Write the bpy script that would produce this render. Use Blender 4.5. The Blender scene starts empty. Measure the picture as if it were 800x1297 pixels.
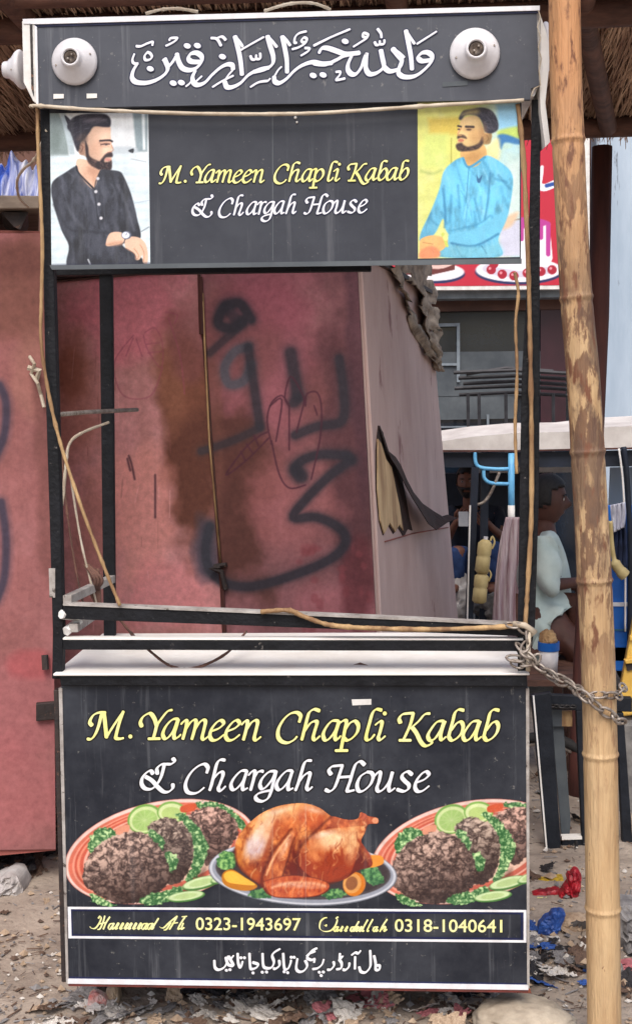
import bpy, bmesh, math, random
import numpy as np
from mathutils import Vector, Matrix
random.seed(7)
rng = np.random.default_rng(11)
scene = bpy.context.scene
COL = scene.collection
R = math.radians

# ------------------------------------------------------------------ camera
F_PX, IW, IH = 1500.0, 800.0, 1297.0
CAM = np.array([0.214, -2.913, 1.601])
YAW, PIT, ROL = R(2.9), R(4.85), R(-0.72)
_d = np.array([-math.sin(YAW)*math.cos(PIT), math.cos(YAW)*math.cos(PIT), -math.sin(PIT)])
_r0 = np.array([math.cos(YAW), math.sin(YAW), 0.0]); _u0 = np.cross(_r0, _d)
_r = _r0*math.cos(ROL) + _u0*math.sin(ROL); _u = -_r0*math.sin(ROL) + _u0*math.cos(ROL)
cd = bpy.data.cameras.new('camera'); cam = bpy.data.objects.new('camera', cd); COL.objects.link(cam)
cam.matrix_world = Matrix(((_r[0], _u[0], -_d[0], CAM[0]), (_r[1], _u[1], -_d[1], CAM[1]), (_r[2], _u[2], -_d[2], CAM[2]), (0, 0, 0, 1)))
cd.sensor_fit = 'VERTICAL'; cd.sensor_height = 36.0; cd.lens = F_PX/IH*36.0; cd.clip_end = 800; cd.clip_start = 0.05
scene.camera = cam
# ------------------------------------------------------------------ light
SUN_EL, SUN_AZ = R(53), R(184)      # azimuth measured from +Y clockwise: the light comes from behind the camera, a little left
w = bpy.data.worlds.new('World'); scene.world = w; w.use_nodes = True
nt = w.node_tree; bgn = nt.nodes['Background']
sky = nt.nodes.new('ShaderNodeTexSky'); sky.sky_type = 'NISHITA'; sky.sun_disc = False
sky.sun_elevation = SUN_EL; sky.sun_rotation = SUN_AZ; sky.air_density = 1.0; sky.dust_density = 4.0
nt.links.new(sky.outputs[0], bgn.inputs[0]); bgn.inputs[1].default_value = 0.14
ld = bpy.data.lights.new('sun', 'SUN'); ld.energy = 1.7; ld.angle = R(34); ld.color = (1.0, 0.985, 0.96)
lo = bpy.data.objects.new('sun', ld); COL.objects.link(lo)
_sd = Vector((math.sin(SUN_AZ)*math.cos(SUN_EL), math.cos(SUN_AZ)*math.cos(SUN_EL), math.sin(SUN_EL)))
lo.rotation_euler = _sd.to_track_quat('Z', 'Y').to_euler(); lo.location = _sd*30
scene.view_settings.view_transform = 'Standard'; scene.view_settings.look = 'None'
scene.view_settings.gamma = 1.0; scene.view_settings.use_curve_mapping = False
scene.view_settings.exposure = 0.46
scene.render.engine = 'CYCLES'; scene.cycles.use_denoising = True; scene.cycles.max_bounces = 6

# ------------------------------------------------------------------ helpers: measuring
def ray(px, py):
    px = np.asarray(px, float); py = np.asarray(py, float)
    a = (px-IW/2)/F_PX; b = -(py-IH/2)/F_PX
    return _d + a[..., None]*_r + b[..., None]*_u
def on(px, py, P0, n):
    v = ray(px, py); t = ((np.asarray(P0)-CAM) @ np.asarray(n))/(v @ np.asarray(n))
    return CAM + v*t[..., None] if np.ndim(t) else CAM + v*t
def at(px, py, Y): return on(px, py, (0, Y, 0), (0., 1., 0.))
def ptv(px, py, Y): return Vector(at(px, py, Y))
def lin(c):
    c = np.asarray(c, float)/255.0
    return np.where(c <= 0.04045, c/12.92, ((c+0.055)/1.055)**2.4)
ALB = 0.9
def C(r, g, b, k=ALB): return tuple((lin((r, g, b))*k).tolist()) + (1.0,)

# ------------------------------------------------------------------ helpers: materials
def mat(name, c1, c2=None, scale=8.0, rough=0.7, bump=0.0, bscale=60.0, metallic=0.0, stretch=(1, 1, 1), spots=None, spot_scale=20.0, spot_amt=0.62, detail=6.0, spec=0.4):
    m = bpy.data.materials.new(name); m.use_nodes = True
    n = m.node_tree.nodes; L = m.node_tree.links; b = n['Principled BSDF']
    b.inputs['Roughness'].default_value = rough; b.inputs['Metallic'].default_value = metallic
    b.inputs['Specular IOR Level'].default_value = spec
    tc = n.new('ShaderNodeTexCoord'); mp = n.new('ShaderNodeMapping'); mp.inputs['Scale'].default_value = stretch
    L.new(tc.outputs['Object'], mp.inputs[0])
    if c2 is None: c2 = tuple(x*0.75 for x in c1[:3]) + (1,)
    nz = n.new('ShaderNodeTexNoise'); nz.inputs['Scale'].default_value = scale; nz.inputs['Detail'].default_value = detail; nz.inputs['Roughness'].default_value = 0.65
    L.new(mp.outputs[0], nz.inputs['Vector'])
    rp = n.new('ShaderNodeValToRGB'); rp.color_ramp.elements[0].position = 0.36; rp.color_ramp.elements[1].position = 0.66
    rp.color_ramp.elements[0].color = c2; rp.color_ramp.elements[1].color = c1
    L.new(nz.outputs['Fac'], rp.inputs[0]); out = rp.outputs[0]
    if spots:
        n2 = n.new('ShaderNodeTexNoise'); n2.inputs['Scale'].default_value = spot_scale; n2.inputs['Detail'].default_value = 5; n2.inputs['Roughness'].default_value = 0.7
        L.new(mp.outputs[0], n2.inputs['Vector'])
        r2 = n.new('ShaderNodeValToRGB'); r2.color_ramp.elements[0].position = spot_amt; r2.color_ramp.elements[1].position = spot_amt+0.06
        L.new(n2.outputs['Fac'], r2.inputs[0])
        mx = n.new('ShaderNodeMix'); mx.data_type = 'RGBA'; mx.inputs[7].default_value = spots
        L.new(r2.outputs[0], mx.inputs[0]); L.new(out, mx.inputs[6]); out = mx.outputs[2]
    L.new(out, b.inputs['Base Color'])
    if bump:
        nb = n.new('ShaderNodeTexNoise'); nb.inputs['Scale'].default_value = bscale; nb.inputs['Detail'].default_value = 6
        L.new(mp.outputs[0], nb.inputs['Vector'])
        bp = n.new('ShaderNodeBump'); bp.inputs['Strength'].default_value = bump; bp.inputs['Distance'].default_value = 0.01
        L.new(nb.outputs['Fac'], bp.inputs['Height']); L.new(bp.outputs[0], b.inputs['Normal'])
    return m
def panel_mat(name, attr=None, col=None, rough=0.5, scuff=0.35):
    """printed sheet with faint dirt, vertical run marks and pale scuffs"""
    m = bpy.data.materials.new(name); m.use_nodes = True
    n = m.node_tree.nodes; L = m.node_tree.links; b = n['Principled BSDF']
    b.inputs['Roughness'].default_value = rough; b.inputs['Specular IOR Level'].default_value = 0.35
    tc = n.new('ShaderNodeTexCoord')
    if attr:
        at_ = n.new('ShaderNodeAttribute'); at_.attribute_name = attr; base = at_.outputs['Color']
    else:
        rg = n.new('ShaderNodeRGB'); rg.outputs[0].default_value = col; base = rg.outputs[0]
    def noise(scale, stretch, lo, hi, detail=5):
        mp = n.new('ShaderNodeMapping'); mp.inputs['Scale'].default_value = stretch; L.new(tc.outputs['Object'], mp.inputs[0])
        nz = n.new('ShaderNodeTexNoise'); nz.inputs['Scale'].default_value = scale; nz.inputs['Detail'].default_value = detail; nz.inputs['Roughness'].default_value = 0.7
        L.new(mp.outputs[0], nz.inputs['Vector'])
        mr = n.new('ShaderNodeMapRange'); mr.inputs[1].default_value = lo; mr.inputs[2].default_value = hi
        L.new(nz.outputs['Fac'], mr.inputs[0]); return mr.outputs[0]
    def mixc(fac, a, colr, amt):
        mu = n.new('ShaderNodeMath'); mu.operation = 'MULTIPLY'; mu.inputs[1].default_value = amt; L.new(fac, mu.inputs[0])
        mx = n.new('ShaderNodeMix'); mx.data_type = 'RGBA'; L.new(mu.outputs[0], mx.inputs[0]); L.new(a, mx.inputs[6]); mx.inputs[7].default_value = colr
        return mx.outputs[2]
    out = mixc(noise(5, (1, 1, 1), 0.4, 0.7), base, C(118, 122, 130), 0.16*scuff/0.35)
    out = mixc(noise(10, (3.2, 1, 0.14), 0.57, 0.78), out, C(146, 148, 152), scuff)
    out = mixc(noise(70, (1, 1, 1), 0.66, 0.72, 3), out, C(190, 185, 175), 0.6*scuff)
    out = mixc(noise(26, (1, 1, 0.5), 0.68, 0.74, 4), out, C(185, 180, 172), 0.5*scuff)
    L.new(out, b.inputs['Base Color'])
    bp = n.new('ShaderNodeBump'); bp.inputs['Strength'].default_value = 0.25; bp.inputs['Distance'].default_value = 0.004
    L.new(noise(4, (2.5, 1, 0.6), 0.0, 1.0, 2), bp.inputs['Height']); L.new(bp.outputs[0], b.inputs['Normal'])
    return m
def attr_mat(name, rough=0.75, bump=0.2, bscale=40, fine=0.25):
    m = bpy.data.materials.new(name); m.use_nodes = True
    n = m.node_tree.nodes; L = m.node_tree.links; b = n['Principled BSDF']
    b.inputs['Roughness'].default_value = rough; b.inputs['Specular IOR Level'].default_value = 0.3
    a = n.new('ShaderNodeAttribute'); a.attribute_name = 'Col'
    tc = n.new('ShaderNodeTexCoord'); nz = n.new('ShaderNodeTexNoise'); nz.inputs['Scale'].default_value = bscale; nz.inputs['Detail'].default_value = 8; nz.inputs['Roughness'].default_value = 0.7
    L.new(tc.outputs['Object'], nz.inputs['Vector'])
    mr = n.new('ShaderNodeMapRange'); mr.inputs[1].default_value = 0.3; mr.inputs[2].default_value = 0.7; mr.inputs[3].default_value = 1-fine; mr.inputs[4].default_value = 1+fine*0.5
    L.new(nz.outputs['Fac'], mr.inputs[0])
    mx = n.new('ShaderNodeMix'); mx.data_type = 'RGBA'; mx.blend_type = 'MULTIPLY'; mx.inputs[0].default_value = 1
    L.new(a.outputs['Color'], mx.inputs[6]); L.new(mr.outputs[0], mx.inputs[7]); L.new(mx.outputs[2], b.inputs['Base Color'])
    bp = n.new('ShaderNodeBump'); bp.inputs['Strength'].default_value = bump; bp.inputs['Distance'].default_value = 0.01
    n3 = n.new('ShaderNodeTexNoise'); n3.inputs['Scale'].default_value = 3.5; n3.inputs['Detail'].default_value = 3; L.new(tc.outputs['Object'], n3.inputs['Vector'])
    ad = n.new('ShaderNodeMath'); ad.operation = 'MULTIPLY_ADD'; ad.inputs[1].default_value = 0.15; L.new(nz.outputs['Fac'], ad.inputs[0]); L.new(n3.outputs['Fac'], ad.inputs[2])
    L.new(ad.outputs[0], bp.inputs['Height']); L.new(bp.outputs[0], b.inputs['Normal'])
    return m

M = {}
M['black'] = mat('black_paint', C(28, 29, 34), C(14, 15, 19), 14, 0.6, 0.3, 80, spec=.25, spots=C(118, 112, 108), spot_scale=45, spot_amt=0.66)
M['blackplain'] = mat('black_iron', C(36, 40, 48), C(22, 25, 32), 14, 0.6, 0.2, 80, spec=.25)
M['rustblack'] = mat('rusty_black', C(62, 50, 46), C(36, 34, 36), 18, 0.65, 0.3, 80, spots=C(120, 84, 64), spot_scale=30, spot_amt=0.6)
M['cream'] = mat('cream_sheet', C(252, 249, 244), C(236, 230, 222), 7, 0.55, 0.15, 40, spots=C(120, 104, 88), spot_scale=28, spot_amt=0.68)
M['white'] = mat('white_paint', C(240, 238, 234), C(212, 208, 202), 18, 0.5, 0.1, 60, spots=C(150, 128, 110), spot_scale=40, spot_amt=0.7)
M['worn'] = mat('worn_white_edge', C(190, 184, 178), C(140, 132, 126), 16, 0.7, 0.3, 60, spots=C(84, 74, 68), spot_scale=34, spot_amt=0.6)
M['whiteplastic'] = mat('white_plastic', C(236, 234, 236), C(214, 210, 212), 12, 0.35)
M['redline'] = mat('red_edge', C(120, 52, 44), C(84, 46, 42), 20, 0.7)
M['socketdark'] = mat('socket_brass', C(110, 96, 84), C(50, 40, 36), 60, 0.5, metallic=0.3)
M['letterwhite'] = mat('letter_white', C(246, 246, 250), C(226, 226, 232), 30, 0.5)
M['letteryellow'] = mat('letter_yellow', C(246, 244, 172), C(240, 234, 138), 22, 0.5)
M['letterpale'] = mat('letter_pale', C(246, 244, 186), C(236, 232, 150), 40, 0.5)
M['outlineblack'] = mat('outline_black', C(16, 14, 16), C(10, 10, 14), 30, 0.5)
M['outlineblue'] = mat('outline_blue', C(24, 34, 78), C(16, 22, 56), 30, 0.5)
M['linewhite'] = mat('line_white', C(240, 240, 244), C(222, 220, 222), 30, 0.5)
M['bambooraw'] = mat('cane', C(194, 160, 114), C(132, 98, 68), 22, 0.7, 0.5, 90, stretch=(1, 1, 0.3), spots=C(110, 80, 54), spot_scale=30, spot_amt=0.66)
M['wire'] = mat('pale_wire', C(214, 202, 182), C(176, 158, 136), 20, 0.6)
M['steel'] = mat('chain_steel', C(176, 166, 156), C(112, 98, 88), 50, 0.45, metallic=0.35)
M['darkchain'] = mat('dark_chain', C(56, 52, 52), C(34, 32, 32), 50, 0.5, metallic=0.3)
M['redwood'] = mat('maroon_wood', C(92, 50, 42), C(62, 34, 32), 14, 0.7, 0.3, 40, stretch=(1, 1, 0.2))
M['darkwood'] = mat('dark_wood', C(122, 86, 72), C(78, 56, 50), 18, 0.8, 0.5, 50, stretch=(0.3, 1, 1))
M['greywood'] = mat('grey_wood', C(150, 134, 118), C(104, 90, 80), 12, 0.8, 0.4, 40, stretch=(0.3, 1, 1))
M['thatch'] = mat('thatch_straw', C(160, 122, 100), C(100, 74, 62), 9, 0.9, 0.8, 50, stretch=(5, 0.5, 1))
M['straw'] = mat('straw', C(236, 200, 168), C(136, 100, 84), 5, 0.9, stretch=(6, 0.6, 1))
M['print'] = panel_mat('printed_flex', attr='Col', scuff=0.16)
M['flexgrey'] = panel_mat('grey_flex', col=C(68, 71, 80), scuff=0.4)
M['flexmid'] = panel_mat('dark_grey_flex', col=C(49, 52, 61), scuff=0.26)
M['flexdark'] = panel_mat('dark_flex', col=C(27, 31, 41), scuff=0.42)
M['door'] = attr_mat('painted_door')
M['kioskred'] = mat('red_sheet_metal', C(172, 98, 90), C(124, 74, 62), 4, 0.75, 0.3, 30)
M['kioskside'] = mat('faded_sheet_metal', C(216, 190, 183), C(190, 161, 154), 3.2, 0.8, 0.25, 30, stretch=(1, 1, 0.35), spots=C(150, 112, 110), spot_scale=7, spot_amt=0.63)

# ------------------------------------------------------------------ helpers: objects
ROOT = {}
def thing(name, label, cat, loc=(0, 0, 0), group=None):
    o = bpy.data.objects.new(name, None); COL.objects.link(o); o.location = loc; o.empty_display_size = 0.1
    o['label'] = label; o['category'] = cat
    if group: o['group'] = group
    ROOT[o.name] = Vector(loc); return o
def tag(o, label, cat, group=None):
    o['label'] = label; o['category'] = cat
    if group: o['group'] = group
    return o
def rootoff(p):
    while p is not None:
        if p.name in ROOT: return ROOT[p.name]
        p = p.parent
    return Vector((0, 0, 0))
class MB:
    def __init__(s): s.v = []; s.f = []; s.mi = []
    def add(s, vs, fs, mi=0):
        b = len(s.v); s.v += [tuple(v) for v in vs]; s.f += [tuple(i+b for i in f) for f in fs]; s.mi += [mi]*len(fs); return s
    def prism(s, front, back, mi=0):
        n = len(front)
        s.add(list(front)+list(back), [tuple(range(n)), tuple(range(2*n-1, n-1, -1))]+[(i, i+n, (i+1) % n+n, (i+1) % n) for i in range(n)], mi); return s
    def box(s, lo, hi, mi=0):
        x0, y0, z0 = lo; x1, y1, z1 = hi
        s.prism([(x0, y0, z0), (x1, y0, z0), (x1, y0, z1), (x0, y0, z1)], [(x0, y1, z0), (x1, y1, z0), (x1, y1, z1), (x0, y1, z1)], mi); return s
    def tube(s, pts, rad, n=8, mi=0, flat=1.0, cap=True):
        pts = [Vector(p) for p in pts]; k = len(pts)
        if not hasattr(rad, '__len__'): rad = [rad]*k
        rings = []; up = None
        for i in range(k):
            t = (pts[min(i+1, k-1)]-pts[max(i-1, 0)]).normalized()
            if up is None: up = Vector((0, 1, 0)) if abs(t.y) < 0.9 else Vector((1, 0, 0))
            a = (up - t*up.dot(t)).normalized(); b = t.cross(a); up = a
            rings.append([pts[i]+(a*math.cos(2*math.pi*j/n)*flat+b*math.sin(2*math.pi*j/n))*rad[i] for j in range(n)])
        vs = [v for r_ in rings for v in r_]; fs = []
        for i in range(k-1):
            for j in range(n): fs.append((i*n+j, i*n+(j+1) % n, (i+1)*n+(j+1) % n, (i+1)*n+j))
        if cap: fs.append(tuple(range(n-1, -1, -1))); fs.append(tuple((k-1)*n+j for j in range(n)))
        return s.add(vs, fs, mi)
    def lathe(s, prof, c, axis, n=40, mi=0):
        axis = Vector(axis).normalized(); a = axis.orthogonal().normalized(); b = axis.cross(a); c = Vector(c)
        vs = []; fs = []
        for r_, h in prof:
            for j in range(n): vs.append(c+axis*h+(a*math.cos(2*math.pi*j/n)+b*math.sin(2*math.pi*j/n))*r_)
        for i in range(len(prof)-1):
            for j in range(n): fs.append((i*n+j, i*n+(j+1) % n, (i+1)*n+(j+1) % n, (i+1)*n+j))
        fs.append(tuple(range(n-1, -1, -1))); fs.append(tuple((len(prof)-1)*n+j for j in range(n)))
        return s.add(vs, fs, mi)
    def build(s, name, mats, parent=None, smooth=False, bevel=0.0, fix=True):
        off = rootoff(parent)
        me = bpy.data.meshes.new(name); me.from_pydata([tuple(Vector(v)-off) for v in s.v], [], s.f)
        mats = mats if isinstance(mats, (list, tuple)) else [mats]
        for m in mats: me.materials.append(m)
        if len(mats) > 1: me.polygons.foreach_set('material_index', s.mi)
        if fix:
            bm = bmesh.new(); bm.from_mesh(me); bmesh.ops.recalc_face_normals(bm, faces=bm.faces); bm.to_mesh(me); bm.free()
        if smooth: me.polygons.foreach_set('use_smooth', [True]*len(me.polygons))
        o = bpy.data.objects.new(name, me); COL.objects.link(o)
        if parent is not None: o.parent = parent
        if bevel:
            b = o.modifiers.new('bevel', 'BEVEL'); b.width = bevel; b.segments = 2; b.limit_method = 'ANGLE'
        return o
def slab(corners, Y, t, mb=None, mi=0):
    """a flat sheet or bar measured on the photograph at depth Y, t metres thick"""
    fr = [Vector(at(x, y, Y)) for x, y in corners]; bk = [v+Vector((0, t, 0)) for v in fr]
    return (mb or MB()).prism(fr, bk, mi)
def spline(pts, n=8, closed=False):
    P = np.asarray(pts, float); k = len(P); out = []
    if k < 3 and not closed:
        return np.array([P[0]+(P[-1]-P[0])*i/(n*2) for i in range(n*2+1)])
    rngi = range(k if closed else k-1)
    for i in rngi:
        p0 = P[(i-1) % k] if closed else P[max(i-1, 0)]; p1 = P[i]; p2 = P[(i+1) % k]; p3 = P[(i+2) % k] if closed else P[min(i+2, k-1)]
        for j in range(n):
            t = j/n
            out.append(0.5*((2*p1)+(-p0+p2)*t+(2*p0-5*p1+4*p2-p3)*t*t+(-p0+3*p1-3*p2+p3)*t**3))
    if not closed: out.append(P[-1])
    return np.array(out)
def crv(pts, n=6): return [Vector(p) for p in spline([tuple(p) for p in pts], n)]
def structure(o): o['kind'] = 'structure'; return o

# ------------------------------------------------------------------ helpers: pen lettering
class Pen:
    """broad-nib strokes laid on a plane; every stroke keeps its own hair of height"""
    def __init__(s, place): s.place = place; s.mb = MB(); s.h = 0.0
    def stroke(s, pts, wide, thin, ang=35, grow=0.0, lift=0.0, n=7):
        P = spline(pts, n); keep = [0]
        for i in range(1, len(P)):
            if np.linalg.norm(P[i]-P[keep[-1]]) > 0.15: keep.append(i)
        P = P[keep]
        if len(P) < 2: return
        T = np.gradient(P, axis=0); T /= np.linalg.norm(T, axis=1)[:, None]+1e-9
        a = R(ang); nv = np.array([math.cos(a), -math.sin(a)])
        cr = np.abs(T[:, 0]*nv[1]-T[:, 1]*nv[0]); hw = 0.5*np.sqrt((wide*cr)**2+thin**2)+grow
        N = np.stack([-T[:, 1], T[:, 0]], -1)
        e = min(hw[0], hw[-1])*0.55 + grow*0.3
        P = np.vstack([P[0]-T[0]*e, P, P[-1]+T[-1]*e]); N = np.vstack([N[0], N, N[-1]]); hw = np.concatenate([[hw[0]*0.55], hw, [hw[-1]*0.55]])
        hgt = lift+s.h+np.linspace(0, 2e-5, len(P)); s.h += 2.5e-5
        L_ = s.place(P[:, 0]+N[:, 0]*hw, P[:, 1]+N[:, 1]*hw, hgt); R_ = s.place(P[:, 0]-N[:, 0]*hw, P[:, 1]-N[:, 1]*hw, hgt)
        k = len(P); s.mb.add(list(L_)+list(R_), [(i, i+1, k+i+1, k+i) for i in range(k-1)])
    def dot(s, x, y, rx, ry=None, rot=0.0, grow=0.0, lift=0.0):
        ry = ry or rx; t = np.linspace(0, 2*math.pi, 17)[:-1]
        u = np.cos(t)*(rx+grow); v = np.sin(t)*(ry+grow); c, s_ = math.cos(rot), math.sin(rot)
        V = s.place(x+u*c-v*s_, y+u*s_+v*c, np.full(16, lift+s.h)); s.h += 2.5e-5
        s.mb.add(list(V), [tuple(range(16))])
def place_front(Y):
    def f(px, py, h):
        p = at(px, py, Y); p = p.copy(); p[:, 1] -= h; return p
    return f
def T(pts, ox, oy, s): return [(ox+x*s, oy+y*s) for x, y in pts]

# ------------------------------------------------------------------ helpers: printed pictures (a colour per vertex of a fine flat grid)
def vnoise(X, Y, sc, seed, octs=4):
    out = np.zeros_like(X); amp = 1.0; tot = 0.0
    for o in range(octs):
        r_ = np.random.default_rng(seed+o*13); g = r_.random((97, 97)); f = sc*2**o
        x = X*f+o*17.3; y = Y*f+o*9.1; xi = np.floor(x).astype(int); yi = np.floor(y).astype(int); fx = x-xi; fy = y-yi
        fx = fx*fx*(3-2*fx); fy = fy*fy*(3-2*fy)
        a = g[yi % 97, xi % 97]; b = g[yi % 97, (xi+1) % 97]; c = g[(yi+1) % 97, xi % 97]; d = g[(yi+1) % 97, (xi+1) % 97]
        out += amp*((a*(1-fx)+b*fx)*(1-fy)+(c*(1-fx)+d*fx)*fy); tot += amp; amp *= 0.55
    return out/tot
class Painter:
    def __init__(s, quad, nx, ny, bg=(60, 60, 60), alpha=1.0):
        u = np.linspace(0, 1, nx)[None, :, None]; v = np.linspace(0, 1, ny)[:, None, None]; q = [np.array(p, float) for p in quad]
        P = (q[0]*(1-u)+q[1]*u)*(1-v)+(q[3]*(1-u)+q[2]*u)*v
        s.X, s.Y = P[..., 0], P[..., 1]; s.c = np.zeros((ny, nx, 3)); s.c[:] = bg; s.a = np.full((ny, nx), float(alpha)); s.o = (0, 0, 1)
    def m(s, pts): return np.array([(s.o[0]+x*s.o[2], s.o[1]+y*s.o[2]) for x, y in pts])
    def put(s, mask, col, alpha=None):
        col = np.asarray(col, float); s.c = s.c*(1-mask[..., None])+col*mask[..., None]; s.a = np.maximum(s.a, mask)
    def segdist(s, P, X, Y, closed):
        D = np.full(X.shape, 1e9); k = len(P)
        for i in range(k if closed else k-1):
            a = P[i]; b = P[(i+1) % k]; d = b-a; L2 = d@d+1e-9
            t = np.clip(((X-a[0])*d[0]+(Y-a[1])*d[1])/L2, 0, 1); D = np.minimum(D, (X-a[0]-t*d[0])**2+(Y-a[1]-t*d[1])**2)
        return np.sqrt(D)
    def pmask(s, pts, soft=0.8, sm=True, jag=0.0, seed=1):
        P = s.m(pts); P = spline(P, 6, True) if sm else P
        X, Y = s.X, s.Y
        if jag: X = X+(vnoise(X, Y, 0.35, seed, 2)-.5)*jag; Y = Y+(vnoise(X, Y, 0.35, seed+5, 2)-.5)*jag
        ins = np.zeros(X.shape, bool); k = len(P)
        for i in range(k):
            x1, y1 = P[i]; x2, y2 = P[(i+1) % k]
            if y1 == y2: continue
            ins ^= ((y1 > Y) != (y2 > Y)) & (X < (x2-x1)*(Y-y1)/(y2-y1)+x1)
        D = s.segdist(P, X, Y, True); return np.clip(0.5+np.where(ins, D, -D)/soft, 0, 1)
    def poly(s, pts, col, soft=0.8, sm=True, op=1.0, jag=0.0, seed=1):
        mk = s.pmask(pts, soft, sm, jag, seed)*op; s.put(mk, col); return mk
    def emask(s, cx, cy, rx, ry, rot=0, soft=0.8):
        p = s.m([(cx, cy)])[0]; rx *= s.o[2]; ry *= s.o[2]; c, sn = math.cos(R(rot)), math.sin(R(rot))
        x = (s.X-p[0])*c+(s.Y-p[1])*sn; y = -(s.X-p[0])*sn+(s.Y-p[1])*c
        q = np.sqrt((x/rx)**2+(y/ry)**2); return np.clip(0.5+(1-q)*min(rx, ry)/soft, 0, 1)
    def ell(s, cx, cy, rx, ry, col, rot=0, soft=0.8, op=1.0):
        mk = s.emask(cx, cy, rx, ry, rot, soft)*op; s.put(mk, col); return mk
    def line(s, pts, wd, col, soft=0.8, op=1.0, sm=True):
        P = s.m(pts); P = spline(P, 5) if sm else P; wd = wd*s.o[2]
        D = s.segdist(P, s.X, s.Y, False); mk = np.clip(0.5+(wd/2-D)/soft, 0, 1)*op; s.put(mk, col); return mk
    def streaks(s, mask, n, ang, dark, light, seed, lo=8, hi=34, wd=(1.2, 3.2), op=.5):
        r_ = np.random.default_rng(seed); ys, xs = np.nonzero(mask > .8)
        for i in range(n):
            q = r_.integers(0, len(ys)); x, y = s.X[ys[q], xs[q]], s.Y[ys[q], xs[q]]; a = R(ang+r_.normal(0, 11)); L_ = r_.uniform(lo, hi)/2; b_ = r_.normal(0, 2.5)
            pts = [(x-math.cos(a)*L_, y-math.sin(a)*L_), (x+b_, y), (x+math.cos(a)*L_, y+math.sin(a)*L_)]
            P = spline(pts, 5); w_ = r_.uniform(*wd); D = s.segdist(P, s.X, s.Y, False); s.put(np.clip((w_-D)/(w_*.9), 0, 1)*mask*op*r_.uniform(.4, 1), dark if i % 2 else light)
    def shade(s, mask, cx, cy, rx, ry, lx, ly, amt):
        p = s.m([(cx, cy)])[0]; u = np.clip((s.X-p[0])/(rx*s.o[2]), -1, 1); v = np.clip((s.Y-p[1])/(ry*s.o[2]), -1, 1)
        f = 1+amt*(u*lx+v*ly)-amt*.45*(u*u+v*v); s.c = s.c*(1+(f-1)*mask)[..., None]
    def finish(s, grain=7, seed=3, mottle=.06):
        c = s.c; k = np.pad(c, ((1, 1), (1, 1), (0, 0)), 'edge'); s.c = (k[1:-1, 1:-1]*4+k[:-2, 1:-1]*2+k[2:, 1:-1]*2+k[1:-1, :-2]*2+k[1:-1, 2:]*2+k[:-2, :-2]+k[2:, 2:]+k[:-2, 2:]+k[2:, :-2])/16
        r_ = np.random.default_rng(seed); s.c = s.c+r_.normal(0, grain, s.X.shape)[..., None]; s.c *= (1-mottle+2*mottle*vnoise(s.X, s.Y, .12, seed+40, 3))[..., None]
    def build(s, name, place, material, parent, k=ALB, cut=True):
        ny, nx = s.X.shape; V = place(s.X.ravel(), s.Y.ravel(), np.zeros(nx*ny)); V = V-np.array(rootoff(parent))
        idx = np.arange(nx*ny).reshape(ny, nx)
        Q = np.stack([idx[1:, :-1], idx[1:, 1:], idx[:-1, 1:], idx[:-1, :-1]], -1).reshape(-1, 4)
        if cut:
            al = s.a.ravel(); Q = Q[(al[Q] > 0.5).all(1)]
            used = np.unique(Q); remap = np.full(nx*ny, -1); remap[used] = np.arange(len(used)); Q = remap[Q]; V = V[used]; cl = s.c.reshape(-1, 3)[used]
        else: cl = s.c.reshape(-1, 3)
        me = bpy.data.meshes.new(name); me.vertices.add(len(V)); me.vertices.foreach_set('co', V.astype(np.float32).ravel())
        me.loops.add(Q.size); me.loops.foreach_set('vertex_index', Q.astype(np.int32).ravel())
        me.polygons.add(len(Q)); me.polygons.foreach_set('loop_start', np.arange(0, Q.size, 4, dtype=np.int32)); me.update(calc_edges=True)
        at_ = me.color_attributes.new('Col', 'FLOAT_COLOR', 'POINT')
        rgba = np.ones((len(V), 4), np.float32); rgba[:, :3] = lin(np.clip(cl, 0, 255))*k; at_.data.foreach_set('color', rgba.ravel())
        me.materials.append(material); me.validate()
        o = bpy.data.objects.new(name, me); COL.objects.link(o)
        if parent is not None: o.parent = parent
        return o
# ================================================================== SETTING
def gz(x, y):
    t = np.clip((np.asarray(y, float)-1.6)/2.2, 0, 1); return -0.2*t*t*(3-2*t)
gxs = np.concatenate([-np.geomspace(300, 3.2, 26), np.linspace(-3, 3, 190), np.geomspace(3.2, 300, 26)])
gys = np.concatenate([-np.geomspace(300, 1.3, 18), np.linspace(-1.2, 3.2, 150), np.geomspace(3.3, 400, 40)])
GX, GY = np.meshgrid(gxs, gys)
near = np.clip(1.6-np.abs(GY-1)/3.5, 0, 1)*np.clip(1.8-np.abs(GX)/2.5, 0, 1)
GZ = gz(GX, GY)+near*((vnoise(GX+50, GY+50, 2.2, 3)-.5)*0.05+(vnoise(GX+50, GY+50, 11, 4)-.5)*0.022)
def ground(x, y):
    i = np.clip(np.searchsorted(gys, y)-1, 0, len(gys)-2); j = np.clip(np.searchsorted(gxs, x)-1, 0, len(gxs)-2)
    return float(GZ[i:i+2, j:j+2].max())
b = MB(); ny_, nx_ = GX.shape
b.add(np.stack([GX, GY, GZ], -1).reshape(-1, 3), [(i*nx_+j, i*nx_+j+1, (i+1)*nx_+j+1, (i+1)*nx_+j) for i in range(ny_-1) for j in range(nx_-1)])
M['dirt'] = mat('dry_dirt', C(178, 163, 148), C(138, 124, 112), 5, 0.95, 0.7, 55, spots=C(92, 80, 72), spot_scale=26, spot_amt=0.6, detail=10)
structure(b.build('ground', M['dirt'], smooth=True))

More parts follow.
